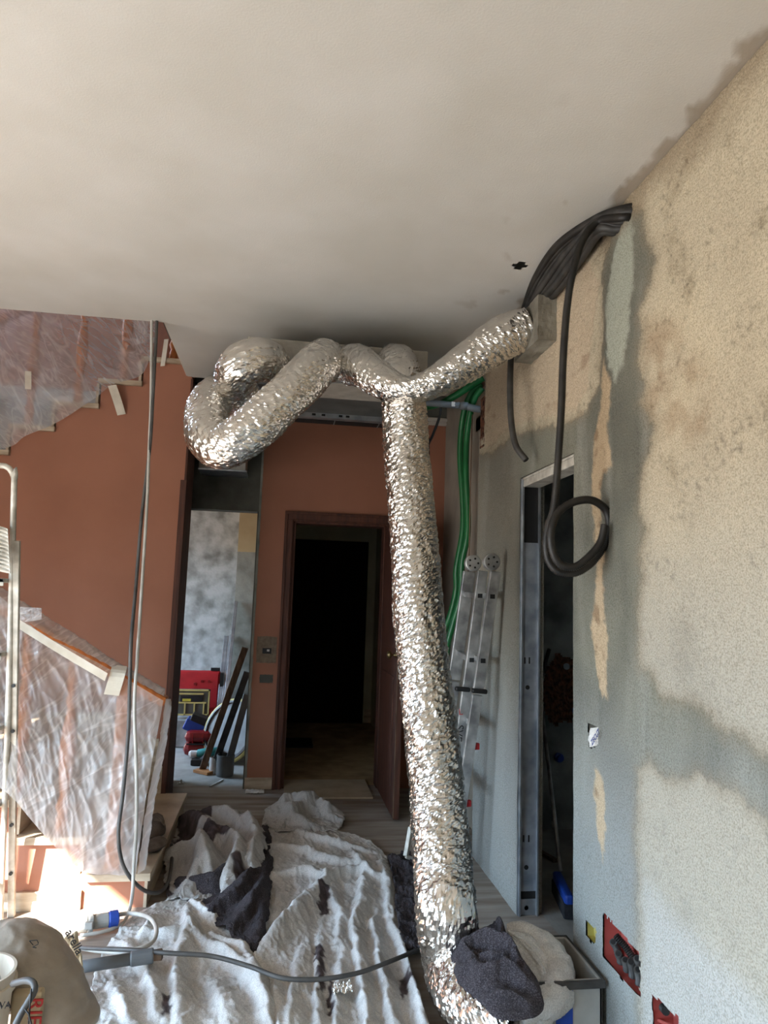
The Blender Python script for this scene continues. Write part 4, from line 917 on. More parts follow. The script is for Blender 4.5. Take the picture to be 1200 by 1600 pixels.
# ------------------------------------------------------------------ aluminium ladder leaning at the right wall
def ladder():
    t = thing('folding_ladder', (1.0, 4.2, 0), 'folded aluminium multi-joint ladder leaning on the right wall behind the foil duct', 'ladder')
    def stile(name, top, bot, w, th, m=M['alu']):
        return MB().bar(top, bot, w, th, (1, 0, 0)).build(name, m, t, bevel=.004)
    A2, A1, A0 = pX(774, 893, 1.155), pX(754, 892, 1.13), pX(733, 893, 1.155)
    B2, B1, B0 = Yp(710, 1330, A2[1]+.18), Yp(697, 1330, A1[1]+.16), Yp(676, 1300, A0[1]+.14)
    def at(a, b, f): return a+(b-a)*f
    for a, b, w in ((A0, B0, .075), (A1, B1, .058), (A2, B2, .058)):
        e = b+(b-a)/np.linalg.norm(b-a)*max(0, (b[2]-.03)/abs((b-a)[2])*np.linalg.norm(b-a)); m_ = at(a, e, .40); off = np.array([-.006, -.018, 0])
        MB().bar(a, m_, w, .026, (1, 0, 0)).build('stile', M['alu'], t, bevel=.004)
        MB().bar(at(a, e, .405)+off, e+off, w, .024, (1, 0, 0)).build('stile', M['alu'], t, bevel=.004)
    S1, S2 = (A1, B1), (A2, B2)
    # rungs from the near stiles back to the far ones
    dirv = A0-A1
    for k in range(4):
        for (a, b) in (S1, S2):
            q = a+(b-a)*(.09+.23*k); MB().bar(q, q+dirv, .03, .03).build('rung', M['alu'], t, bevel=.003)
            if k in (0, 1):
                MB().box(q+np.array([-.013, -.017, -.012]), q+np.array([.013, -.0135, .012])).build('rung_end', M['grille'], t)
    for (px, py, dep) in ((739, 880, A1[1]), (768, 878, A2[1]-.02)):
        q = Yp(px, py, dep); hg = MB().lathe(q+np.array([0, .02, 0]), ((.046, 0), (.046, .03), (.040, .033), (.040, .036)), 28, (0, -1, 0)).build('hinge_disc', M['alu'], t)
        for kk in range(5):
            an = kk*1.256; MB().lathe(q+np.array([.026*math.cos(an), -.014, .026*math.sin(an)]), ((.006, 0), (.006, .004)), 10, (0, -1, 0)).build('hinge_bolt', M['black'], hg)
    for (px, py, dep) in ((721, 1076, at(*S1, .4)[1]-.03), (747, 1079, at(*S2, .4)[1]-.03)):
        q = Yp(px, py, dep); MB().bar(q+np.array([-.04, -.015, .002]), q+np.array([.045, -.015, -.004]), .025, .03).build('lock_lever', M['black'], t, bevel=.008)
    for (px, py, dep) in ((744, 1166, at(*S2, .62)[1]), (731, 1255, at(*S2, .82)[1])):
        q = Yp(px, py, dep); MB().box(q-np.array([.018, .012, .018]), q+np.array([.018, .012, .018])).build('end_plug', M['red'], t, bevel=.006)
    a = Yp(716, 1145, at(*S1, .57)[1]-.035); up = A1-B1; b = MB(); text_mb(b, 'SVE', .06, a+np.array([0, -.012, 0]), -up, (1, 0, 0)); b.build('lettering', M['ink_black'], t)
    b = MB(); text_mb(b, 'L', .05, Yp(719, 1112, at(*S1, .5)[1]-.035)+np.array([0, -.012, 0]), (1, 0, .1), up); b.build('red_mark', M['ink_red'], t)
    MB().bar(pZ(640, 1290, .22)*.0+Yp(642, 1292, 4.15), Yp(634, 1338, 4.1), .03, .025).bar(Yp(634, 1338, 4.1), Yp(650, 1344, 4.12), .02, .02).build('stabiliser_foot', M['white_alu'], t, bevel=.004)
ladder()

# ------------------------------------------------------------------ white stepladder at the other edge
def stepladder():
    base = pZ(4, 1440, 0)
    t = thing('stepladder', base, 'paint-spattered white metal stepladder standing before the stairs', 'ladder')
    y = 3.35
    top = Yp(22, 760, y); corner = [Yp(23, 752, y), Yp(19, 738, y), Yp(10, 729, y), Yp(-6, 727, y), Yp(-60, 724, y)]
    foot = np.array([base[0]-.01, base[1]-.0, .0])
    wl = -.42
    MB().tube(spline([foot, Yp(13, 1100, 3.48), top]+corner, .02), .013, 12).build('front_rail', M['white_alu'], t, smooth=True)
    MB().tube(spline([foot+np.array([wl, 0, 0]), top+np.array([wl-.04, 0, 0]), corner[-1]+np.array([wl+.22, 0, 0])], .03), .013, 12).build('front_rail', M['white_alu'], t, smooth=True)
    f2 = foot+np.array([.03, .05, 0]); t2 = Yp(26, 845, y+.03)
    MB().bar(f2*1.0, t2, .03, .022, (1, 0, 0)).build('rear_leg', M['white_alu'], t, bevel=.003)
    MB().bar(f2+np.array([wl, 0, 0]), t2+np.array([wl, 0, 0]), .03, .022, (1, 0, 0)).build('rear_leg', M['white_alu'], t, bevel=.003)
    for k, py in enumerate((900, 1015, 1130, 1250, 1370)):
        q = Yp(16-.0*k, py, y+.02+.05*k); x = foot[0]+(top[0]-foot[0])*(q[2]/top[2]); yy = foot[1]+(top[1]-foot[1])*(q[2]/top[2])
        MB().box((x+wl+.02, yy-.05, q[2]-.03), (x-.012, yy+.06, q[2]-.012)).box((x+wl+.02, yy-.05, q[2]-.045), (x-.012, yy-.045, q[2]-.012)).build('step', M['white_alu'], t, bevel=.002)
    for k, f_ in enumerate((.12, .25, .37, .5, .62)):
        q = f2+(t2-f2)*f_; MB().lathe(q+np.array([.0, -.012, 0]), ((.008, 0), (.008, .008)), 10, (0, -1, 0)).build('rivet', M['black'], t)
    # grooved tray standing on the upper step
    a = Yp(0, 823, y-.03); b = Yp(13, 826, y-.03); c = Yp(3, 893, y-.03)
    tr = MB(); nu, nv = 40, 60; u, v = np.meshgrid(np.linspace(-6, 1, nu), np.linspace(0, 1, nv))
    P = a+(b-a)*u[..., None]*.95+(c-Yp(-1, 823, y-.03))*v[..., None]; P[..., 1] += .006*np.sin(v*70)*np.clip(1-u, 0, 1)
    tag(tr.grid(P).build('paint_tray', M['white_alu'], None, solid=.006), 'white ribbed paint tray propped on the top step of the stepladder', 'paint tray')
stepladder()

# ------------------------------------------------------------------ hanging cables and floor leads
def cables():
    c1 = [Yp(246, 470, 4.06), Yp(245, 503, 4.02), Yp(239, 620, 3.96), Yp(234, 700, 3.92), Yp(222, 800, 3.88), Yp(212, 920, 3.82), Yp(205, 1000, 3.56), Yp(203, 1060, 3.55), Yp(200, 1150, 3.55), Yp(192, 1240, 3.52), Yp(185, 1300, 3.5), Yp(190, 1345, 3.5), Yp(205, 1373, 3.52), Yp(225, 1391, 3.62), pZ(246, 1395, .05), pZ(261, 1382, .05), pZ(268, 1350, .05), pZ(268, 1320, .06)]
    tag(MB().tube(spline(c1), .009, 10).build('hanging_cable', M['cable_dark'], None, smooth=True), 'dark cable hanging from the stairwell edge and looping at the bottom step', 'cable')
    c2 = [Yp(238, 470, 4.06), Yp(237, 503, 4.02), Yp(236, 620, 3.97), Yp(233, 700, 3.92), Yp(230, 780, 3.86), Yp(224, 880, 3.80), Yp(215, 1020, 3.58), Yp(210, 1100, 3.55), Yp(213, 1200, 3.54), Yp(213, 1290, 3.54), Yp(209, 1350, 3.52), Yp(207, 1395, 3.5), pZ(200, 1428, .03), pZ(186, 1446, .02), pZ(160, 1456, .02), pZ(125, 1462, .02)]
    tag(MB().tube(spline(c2), .008, 10).build('hanging_cable', M['cable_light'], None, smooth=True), 'pale cable hanging beside the dark one down to the grey plug on the floor', 'cable')
    c3 = [pZ(180, 1430, .05), pZ(205, 1427, .06), pZ(232, 1433, .08), pZ(244, 1450, .10), pZ(240, 1470, .10), pZ(222, 1481, .10), pZ(190, 1488, .08), pZ(150, 1485, .06), pZ(110, 1480, .03), pZ(60, 1490, .02)]
    tag(MB().tube(spline(c3), .009, 10).build('extension_lead', M['cable_light'], None, smooth=True), 'pale lead curling from the blue-collared plug over the drop cloth', 'cable')
    c4 = [pZ(100, 1478, .03), pZ(150, 1482, .07), pZ(200, 1484, .10), pZ(260, 1489, .12), pZ(330, 1494, .12), pZ(390, 1510, .11), pZ(440, 1528, .10), pZ(500, 1530, .095), pZ(560, 1520, .095), pZ(610, 1502, .09), pZ(650, 1486, .08), pZ(700, 1470, .06)]
    tag(MB().tube(spline(c4), .0085, 10).build('extension_lead', M['cable_dark'], None, smooth=True), 'dark grey lead lying across the drop cloth to the foil duct', 'cable')
    a, b = pZ(108, 1447, .05), pZ(186, 1434, .05)
    d = (b-a)/np.linalg.norm(b-a); L = np.linalg.norm(b-a)
    t = thing('industrial_plug', (a+b)/2-np.array([0, 0, .05]), 'grey industrial plug and socket with blue collar on the floor by the stair', 'plug')
    MB().lathe(a, ((.028, 0), (.034, .01), (.034, L*.34), (.028, L*.36)), 18, d).build('plug_body', M['plug_grey'], t)
    MB().lathe(a+d*L*.36, ((.038, 0), (.040, .008), (.040, L*.10), (.034, L*.11)), 18, d).build('socket_rim', M['plug_grey'], t)
    MB().lathe(a+d*L*.47, ((.030, 0), (.030, L*.30), (.025, L*.31)), 18, d).build('socket_body', M['plug_grey'], t)
    MB().lathe(a+d*L*.78, ((.030, 0), (.034, .006), (.034, L*.19), (.02, L*.22)), 14, d).build('blue_collar', M['blue'], t)
    q = a+d*L*.42; MB().box(q+np.array([-.015, -.05, -.01]), q+np.array([.02, -.03, .02])).build('latch', M['plug_grey'], t, bevel=.004)
    a, b = pZ(118, 1512, .03), pZ(240, 1493, .035); d = (b-a)/np.linalg.norm(b-a)
    a, b = pZ(118, 1512, .085), pZ(240, 1493, .10); d = (b-a)/np.linalg.norm(b-a)
    t = thing('grey_waste_pipe', (a+b)/2-np.array([0, 0, .03]), 'grey plastic waste pipe lying on the drop cloth below the plug', 'pipe')
    MB().tube([a-d*.12, b-d*.07], .022, 18).build('pipe_barrel', M['grey_pipe'], t, smooth=True)
    MB().lathe(b-d*.085, ((.024, 0), (.027, .006), (.027, .08), (.025, .085)), 20, d).build('pipe_socket', M['grey_pipe'], t)
    MB().lathe(b, ((.02, 0), (.021, .03), (.012, .035)), 18, d).build('pipe_plug', M['dusty_wood'], t)
cables()

# ------------------------------------------------------------------ drop cloths
def felt_color(P, seed, dark):
    x, y = P[..., 0], P[..., 1]; n = fbm(x*5, y*5, seed); n2 = fbm(x*30, y*30, seed+3)
    base = lin((222, 220, 217))*(1-sm(-.2, .5, n))[..., None]+lin((198, 195, 191))*sm(-.2, .5, n)[..., None]
    base = base*(1-.25*sm(.2, .5, n2)[..., None])
    m = np.clip(dark, 0, 1)[..., None]
    return base*(1-m)+(lin((92, 80, 82))*(.6+.5*sm(-.2, .4, n2))[..., None])*m
def sheet_outline(pts_left, pts_right, nx, ny, seed, jag=.02):
    Lc, Rc = spline(pts_left, .02), spline(pts_right, .02)
    V = np.linspace(0, 1, ny); f = lambda C: np.stack([np.interp(V, np.linspace(0, 1, len(C)), C[:, k]) for k in range(3)], 1)
    Lc, Rc = f(Lc), f(Rc); Lc[:, 0] += jag*fbm(V*9, seed, 1.0)+.4*jag*fbm(V*40, seed, 1.0); Rc[:, 0] += jag*fbm(V*9, seed, 5.0)+.4*jag*fbm(V*40, seed, 3.0)
    U = np.linspace(0, 1, nx)[None, :, None]; P = Lc[:, None]*(1-U)+Rc[:, None]*U
    P[..., 1] += jag*fbm(np.linspace(0, 1, nx)*9, seed, 8.0)[None]; return P
def lobe(mb, pts, r, seed, squash=.8, ridge=.2, fr=20):
    C = spline(pts, .012); m = len(C); a = np.linspace(0, 2*math.pi, 40, endpoint=False); T = np.gradient(C, axis=0); T /= np.linalg.norm(T, axis=1)[:, None]
    e = np.sin(np.pi*np.clip(np.linspace(.04, .96, m), 0, 1))**.45; V = []
    for i in range(m):
        N = np.cross(T[i], (0, 0, 1.)); N /= np.linalg.norm(N)+1e-9; B = np.cross(N, T[i])
        V.append(C[i]+r*e[i]*(np.cos(a)[:, None]*N+squash*np.sin(a)[:, None]*B))
    V = np.array(V); Cn = C[:, None]; d = V-Cn; V = Cn+d*(1+.30*fbm(V[..., 0]*11+seed, V[..., 1]*11, V[..., 2]*11, 2)+ridge*(1-2*np.abs(fbm(V[..., 0]*fr+seed, V[..., 1]*fr, V[..., 2]*fr, 2)))+.10*(1-2*np.abs(fbm(V[..., 0]*fr*2.4+seed, V[..., 1]*fr*2.4, V[..., 2]*fr*2.4, 2))))[..., None]
    V[..., 2] = np.maximum(V[..., 2], .01); V = np.concatenate([V, V[:, :1]], 1); mb.grid(V)
    mb.add(V[0, :-1], [tuple(range(len(V[0])-1))]); mb.add(V[-1, :-1], [tuple(range(len(V[0])-1))])
def f3(p): return np.array([p[0], p[1], 0.0])
def fold_height(X, Y, folds, seed, z=0.0):
    """folds: (pixel polyline on the floor, height, half-width); each a soft ridge, steeper on one side"""
    H = np.zeros_like(X); wx = X+.025*fbm(X*7, Y*7, seed)+.008*fbm(X*26, Y*26, seed+1); wy = Y+.025*fbm(X*7, Y*7, seed+5)
    for k, (pts, h, w) in enumerate(folds):
        C = spline([f3(pZ(p[0], p[1], z)) for p in pts], .03); best = np.full(X.shape, 1e9); T = np.zeros_like(X); S = np.zeros_like(X)
        for i in range(len(C)-1):
            a, b = C[i, :2], C[i+1, :2]; ab = b-a; t = np.clip(((wx-a[0])*ab[0]+(wy-a[1])*ab[1])/(ab@ab), 0, 1)
            dx, dy = wx-a[0]-t*ab[0], wy-a[1]-t*ab[1]; d = np.hypot(dx, dy); c = d < best
            best = np.where(c, d, best); T = np.where(c, (i+t)/(len(C)-1), T); S = np.where(c, np.sign(ab[0]*dy-ab[1]*dx), S)
        ww = w*np.where(S > 0, 1.25, .5)*(1+.35*fbm(T*4, k, seed)); prof = np.exp(-(best/ww)**2)
        H = np.maximum(H, 0)+h*prof*np.sin(np.pi*np.clip(T*.86+.07, 0, 1))**.6*(1-.35*np.clip(H/h, 0, 1))
    return H
def cloths():
    def finish(P, seed, dark, label, name='drop_cloth', mat=None, cat='drop cloth', keep=None, thick=.004):
        col = None if dark is None else felt_color(P, seed, dark)
        o = MB().grid(P, keep).build(name, mat or M['felt'], None, smooth=True, solid=thick, colors=None if col is None else col.reshape(-1, 3))
        return tag(o, label, cat)
    def wrinkle(x, y, seed, a=1.0, dirn=(1.0, .35)):
        wx, wy = x+.10*fbm(x*2.5, y*2.5, seed), y+.10*fbm(x*2.5, y*2.5, seed+2)
        r1 = np.maximum(1-3.0*np.abs(fbm(wx*5*dirn[0], wy*5*dirn[1], seed+4, 2)), 0); r2 = np.maximum(1-3.2*np.abs(fbm(wx*13*dirn[0], wy*13*dirn[1], seed+6, 2)), 0)
        return a*(.010*r1**2+.006*r2**1.5+.012*(fbm(x*5, y*5, seed+8)+.4)+.0022*fbm(x*38, y*38, seed+9)+.004*np.maximum(1-4*np.abs(fbm(x*22, y*22, seed+11, 2)), 0)**2)
    def polymask(P, polys, s_=.006):
        x, y = P[..., 0], P[..., 1]; jx, jy = x+.03*fbm(x*18, y*18, 2.), y+.03*fbm(x*18, y*18, 3.); m = np.zeros_like(x)
        for poly in polys: m = np.maximum(m, sm(-s_, s_, polydist(jx, jy, [tuple(pZ(a, b)[:2]) for a, b in poly])))
        return m
    # main sheet
    P = sheet_outline([f3(pZ(412, 1280)), f3(pZ(405, 1330)), f3(pZ(398, 1400)), f3(pZ(396, 1480)), f3(pZ(400, 1580)), f3(pZ(420, 1720))], [f3(pZ(500, 1290)), f3(pZ(585, 1325)), f3(pZ(612, 1370)), f3(pZ(622, 1440)), f3(pZ(632, 1500)), f3(pZ(700, 1720))], 170, 330, 1.0)
    folds = [([(552,1430),(556,1500),(566,1560),(575,1650)],.060,.030), ([(580,1450),(592,1520),(606,1580),(620,1660)],.055,.028), ([(534,1490),(528,1550),(524,1640)],.045,.028), ([(606,1440),(628,1500),(650,1570),(672,1660)],.05,.03),
             ([(502,1396),(474,1424),(440,1462),(404,1500)],.085,.055), ([(492,1402),(520,1380),(560,1372),(598,1384)],.06,.04), ([(548,1336),(566,1372),(562,1420),(552,1450)],.055,.035), ([(424,1330),(470,1336),(520,1352),(560,1352)],.05,.045),
             ([(462,1306),(520,1324),(580,1338)],.045,.04), ([(430,1376),(480,1370),(512,1390)],.05,.04), ([(418,1530),(430,1590),(436,1650)],.045,.03), ([(470,1490),(456,1560),(450,1640)],.05,.035), ([(500,1470),(498,1540),(492,1640)],.04,.025), ([(596,1350),(604,1400),(606,1440)],.045,.03), ([(515,1400),(530,1440),(526,1490)],.05,.03), ([(640,1500),(670,1560),(690,1640)],.04,.03)]
    P[..., 2] = .006+.8*fold_height(P[..., 0], P[..., 1], folds, 2.0)+wrinkle(P[..., 0], P[..., 1], 3.0)
    dk = polymask(P, [[(494,1395),(514,1400),(514,1436),(500,1440)], [(492,1485),(504,1490),(508,1560),(496,1570)], [(514,1540),(522,1545),(518,1600),(508,1600)], [(624,1540),(642,1530),(642,1555),(628,1575)], [(405,1295),(420,1292),(414,1330)]])
    finish(P, 1, dk, 'large pale grey felt drop cloth wrinkled across the middle of the floor')
    # left sheet
    P = sheet_outline([f3(pZ(262, 1412)), f3(pZ(205, 1440)), f3(pZ(158, 1500)), f3(pZ(135, 1580)), f3(pZ(90, 1720))], [f3(pZ(320, 1405)), f3(pZ(385, 1450)), f3(pZ(402, 1500)), f3(pZ(430, 1580)), f3(pZ(440, 1720))], 150, 190, 2.0)
    folds = [([(305,1480),(340,1500),(385,1545),(420,1620)],.085,.04), ([(292,1425),(288,1475),(274,1530),(278,1610)],.075,.035), ([(180,1480),(225,1530),(250,1600)],.06,.035), ([(245,1440),(222,1475)],.05,.03), ([(330,1476),(372,1500),(402,1560),(425,1620)],.06,.03), ([(170,1550),(200,1610)],.05,.03), ([(240,1470),(300,1472)],.05,.03), ([(330,1540),(350,1600),(360,1660)],.05,.05), ([(300,1420),(330,1450)],.05,.03)]
    P[..., 2] = .006+.75*fold_height(P[..., 0], P[..., 1], folds, 7.0)+wrinkle(P[..., 0], P[..., 1], 11.0, 1.1, (.8, .6))
    dk = polymask(P, [[(250,1575),(268,1570),(266,1600),(252,1600)], [(362,1440),(398,1455),(396,1490),(370,1470)]])
    finish(P, 4, dk, 'pale felt drop cloth spread beside the grey waste pipe')
    # dark underlay between them
    P = sheet_outline([f3(pZ(272, 1392)), f3(pZ(300, 1420)), f3(pZ(345, 1460)), f3(pZ(382, 1500))], [f3(pZ(420, 1296)), f3(pZ(424, 1360)), f3(pZ(420, 1430)), f3(pZ(408, 1508))], 110, 130, 3.0, .03)
    folds = [([(280,1395),(330,1400),(380,1370)],.09,.06), ([(330,1440),(370,1420),(400,1380)],.09,.055), ([(360,1470),(390,1440),(410,1400)],.07,.05), ([(395,1500),(410,1450),(415,1350)],.05,.04)]
    P[..., 2] = .012+fold_height(P[..., 0], P[..., 1], folds, 9.0)+wrinkle(P[..., 0], P[..., 1], 21.0, 1.0, (.6, .6))
    finish(P, 7, None, 'dark purple felt heaped between the two pale drop cloths', 'felt_blanket', M['dark_felt'], 'felt blanket', thick=.008)
    P = sheet_outline([f3(pZ(606, 1345)), f3(pZ(616, 1400)), f3(pZ(620, 1450)), f3(pZ(628, 1500))], [f3(pZ(640, 1340)), f3(pZ(660, 1380)), f3(pZ(664, 1440)), f3(pZ(656, 1500))], 50, 120, 3.0, .02)
    P[..., 2] = .012+wrinkle(P[..., 0], P[..., 1], 31.0, 2.2, (.7, .7)); finish(P, 8, None, 'dark felt strip crumpled between the pale drop cloth and the long duct', 'felt_blanket', M['dark_felt'], 'felt blanket', thick=.008)
    # heap beside the bottom step
    P = sheet_outline([f3(pZ(300, 1280)), f3(pZ(268, 1310)), f3(pZ(256, 1360)), f3(pZ(262, 1415))], [f3(pZ(392, 1290)), f3(pZ(412, 1320)), f3(pZ(405, 1380)), f3(pZ(350, 1415))], 130, 150, 5.0, .04)
    folds = [([(275,1300),(310,1310),(340,1340)],.13,.08), ([(300,1290),(350,1296),(390,1330)],.12,.07), ([(350,1330),(370,1360),(350,1400)],.14,.06), ([(260,1350),(300,1360),(330,1390)],.12,.07), ([(320,1330),(310,1370),(290,1400)],.11,.06), ([(380,1300),(396,1340),(390,1380)],.11,.05)]
    P[..., 2] = .012+fold_height(P[..., 0], P[..., 1], folds, 12.0)+wrinkle(P[..., 0], P[..., 1], 41.0, 1.3, (.7, .7))
    n = fbm(P[..., 0]*4.5, P[..., 1]*2.6, 25.0, 3); dk = np.maximum(sm(.10, .16, n), polymask(P, [[(270,1290),(330,1285),(325,1310),(285,1325)]]))
    finish(P, 11, np.maximum(dk, .22), 'mixed pale and dark felt heaped beside the bottom stair', thick=.006)
    P = sheet_outline([f3(pZ(420, 1268)), f3(pZ(412, 1288)), f3(pZ(430, 1306))], [f3(pZ(505, 1268)), f3(pZ(538, 1286)), f3(pZ(525, 1304))], 90, 90, 6.0, .03)
    folds = [([(425,1280),(460,1275),(500,1285)],.10,.07), ([(450,1295),(480,1278),(500,1272)],.10,.06), ([(440,1270),(450,1290),(480,1300)],.08,.05), ([(490,1275),(520,1288)],.09,.06)]
    P[..., 2] = .012+fold_height(P[..., 0], P[..., 1], folds, 15.0)+wrinkle(P[..., 0], P[..., 1], 51.0, 1.2, (.8, .8))
    finish(P, 13, np.full(P.shape[:2], .28), 'small bunched felt cloth at the far end of the drop cloth, by the doorway', thick=.005)
    # cloth on the bottom step
    mb = MB(); Zt = .172
    lobe(mb, [pZ(222, 1312, Zt+.03), pZ(236, 1300, Zt+.05), pZ(246, 1290, Zt+.03)], .055, 21.0, .7); lobe(mb, [pZ(226, 1290, Zt+.05), pZ(240, 1284, Zt+.07), pZ(250, 1296, Zt+.04)], .045, 22.0, .8)
    lobe(mb, [pZ(220, 1324, Zt+.02), pZ(238, 1322, Zt+.03), pZ(252, 1312, Zt+.02)], .04, 23.0, .6); lobe(mb, [pZ(214, 1300, Zt+.02), pZ(220, 1310, Zt+.03), pZ(226, 1326, Zt+.02)], .04, 24.0, .7)
    tag(mb.build('rag', M['brown_cloth'], None, smooth=True), 'brown rag bunched on the bottom stair tread', 'rag')
cloths()

# felt draped over the low crate at the foot of the long duct
def crate_pile():
    q = pZ(878, 1585, 0); x0, x1, y0, y1, h = .86, 1.19, 2.52, 2.84, .20
    t = thing('plastic_crate', ((x0+x1)/2, (y0+y1)/2, 0), 'pale grey open crate with a blue side against the right wall, under the felt', 'crate')
    b = MB()
    for (a, c) in (((x0, y0), (x1, y0+.012)), ((x0, y1-.012), (x1, y1)), ((x0, y0), (x0+.012, y1)), ((x1-.012, y0), (x1, y1))): b.box((a[0], a[1], 0), (c[0], c[1], h))
    b.box((x0, y0, 0), (x1, y1, .01)); b.build('crate_body', M['plug_grey'], t, bevel=.003)
    b = MB(); b.box((x0-.012, y0-.012, h-.025), (x1+.008, y0+.005, h)); b.box((x0-.012, y1-.005, h-.025), (x1+.008, y1+.012, h)); b.box((x0-.012, y0, h-.025), (x0+.005, y1, h)); b.box((x1-.005, y0, h-.025), (x1+.008, y1, h))
    b.build('rim', M['conduit_grey'], t, bevel=.003)
    MB().box((x0+.16, y0-.004, .0), (x0+.22, y0+.001, h-.03)).build('blue_panel', M['blue'], t)
    # thick felt in lobes, one mesh
    q = lambda x, y, d: pY(600+x*.3, 1240+y*.3, d)
    zt = .25
    ring = spline([pZ(x, y, zt) for x, y in ((702, 1478), (716, 1462), (745, 1450), (768, 1438), (792, 1448), (812, 1482), (838, 1512), (850, 1545), (838, 1562), (800, 1568), (766, 1558), (742, 1534), (714, 1506), (702, 1478))], .004)
    nr, na = 90, 220; ring = ring[np.linspace(0, len(ring)-1, na).astype(int)]; ctr = ring[:-1].mean(0); rho = np.linspace(0, 1, nr)[:, None, None]
    P = ctr+(ring[None]-ctr)*rho; ed = np.broadcast_to(rho[..., 0], P.shape[:2])
    folds = [([(706,1490),(740,1484),(785,1497),(824,1516)],.075,.028), ([(764,1444),(780,1464),(792,1490)],.075,.026), ([(712,1504),(736,1516),(764,1536)],.065,.026), ([(750,1530),(796,1532),(842,1550)],.08,.03), ([(790,1502),(816,1526),(840,1546)],.055,.022), ([(730,1466),(756,1457),(782,1472)],.06,.024), ([(758,1550),(796,1556),(826,1558)],.06,.024), ([(716,1472),(730,1496),(740,1520)],.045,.02), ([(745,1500),(770,1512),(800,1516)],.05,.02)]
    wr = fbm(P[..., 0]*14, P[..., 1]*14, 5.0, 3)
    P[..., 2] = .20+.05*np.sqrt(np.clip(1-ed**3, 0, 1))+1.1*fold_height(P[..., 0], P[..., 1], folds, 19.0, zt)*np.clip(1.25-ed, 0, 1)+.008*(1-3*np.abs(wr))*(1-ed**4)
    P[..., :2] += (.014*fbm(P[..., 0]*18, P[..., 1]*18, 3.0))[..., None]*ed[..., None]
    P[:, -1] = P[:, 0]
    mb = MB().grid(P)
    tag(mb.build('felt_blanket', M['dark_felt'], None, smooth=True), 'dark grey felt bundled over the crate at the foot of the long duct', 'felt blanket')
    # pale felt swathed around it: a thick folded roll and the skirt below it
    arc = [q(385, 735, 2.72), q(460, 735, 2.72), q(560, 790, 2.66)]
    mb = MB()
    lobe(mb, [q(640, 708, 2.84), q(720, 720, 2.82), q(800, 772, 2.78), q(862, 840, 2.72), q(900, 920, 2.66), q(905, 1000, 2.58), q(850, 1080, 2.50), q(770, 1120, 2.44), q(700, 1165, 2.40)], .048, 11.0, .95, .34, 16)
    c_ = lambda x, y, d: pY(594+x*.4167, 1250+y*.4167, d)
    inner = [c_(485, 510, 2.74), c_(512, 575, 2.70), c_(560, 640, 2.62), c_(625, 742, 2.50), c_(565, 768, 2.46), c_(512, 805, 2.42)]
    crest = [c_(478, 488, 2.82), c_(560, 498, 2.79), c_(635, 560, 2.74), c_(690, 670, 2.64), c_(650, 780, 2.50), c_(540, 838, 2.40)]
    sh = loft(inner, crest, 130, 60, .022, 12.0, (2.2, 3.4), .035, (-.3, -.8, .5)); mb.grid(sh)
    mb.tube(sh[0], .006, 8); mb.tube(sh[30], .007, 8)
    top = [q(905, 960, 2.66), q(880, 1060, 2.54), q(800, 1120, 2.46), q(700, 1180, 2.40)]; bot = [q(930, 1060, 2.62), q(900, 1150, 2.52), q(830, 1230, 2.44), q(700, 1300, 2.38)]
    mb.grid(loft(top, bot, 70, 30, .02, 4.0, (6, 1.5), .02))
    P = np.concatenate(mb.v); col = felt_color(P[None], 3.0, np.zeros((1, len(P))))
    tag(mb.build('drop_cloth', M['felt'], None, smooth=True, colors=col.reshape(-1, 3)), 'pale felt cloth folded round the dark felt bundle on the crate', 'drop cloth')
crate_pile()

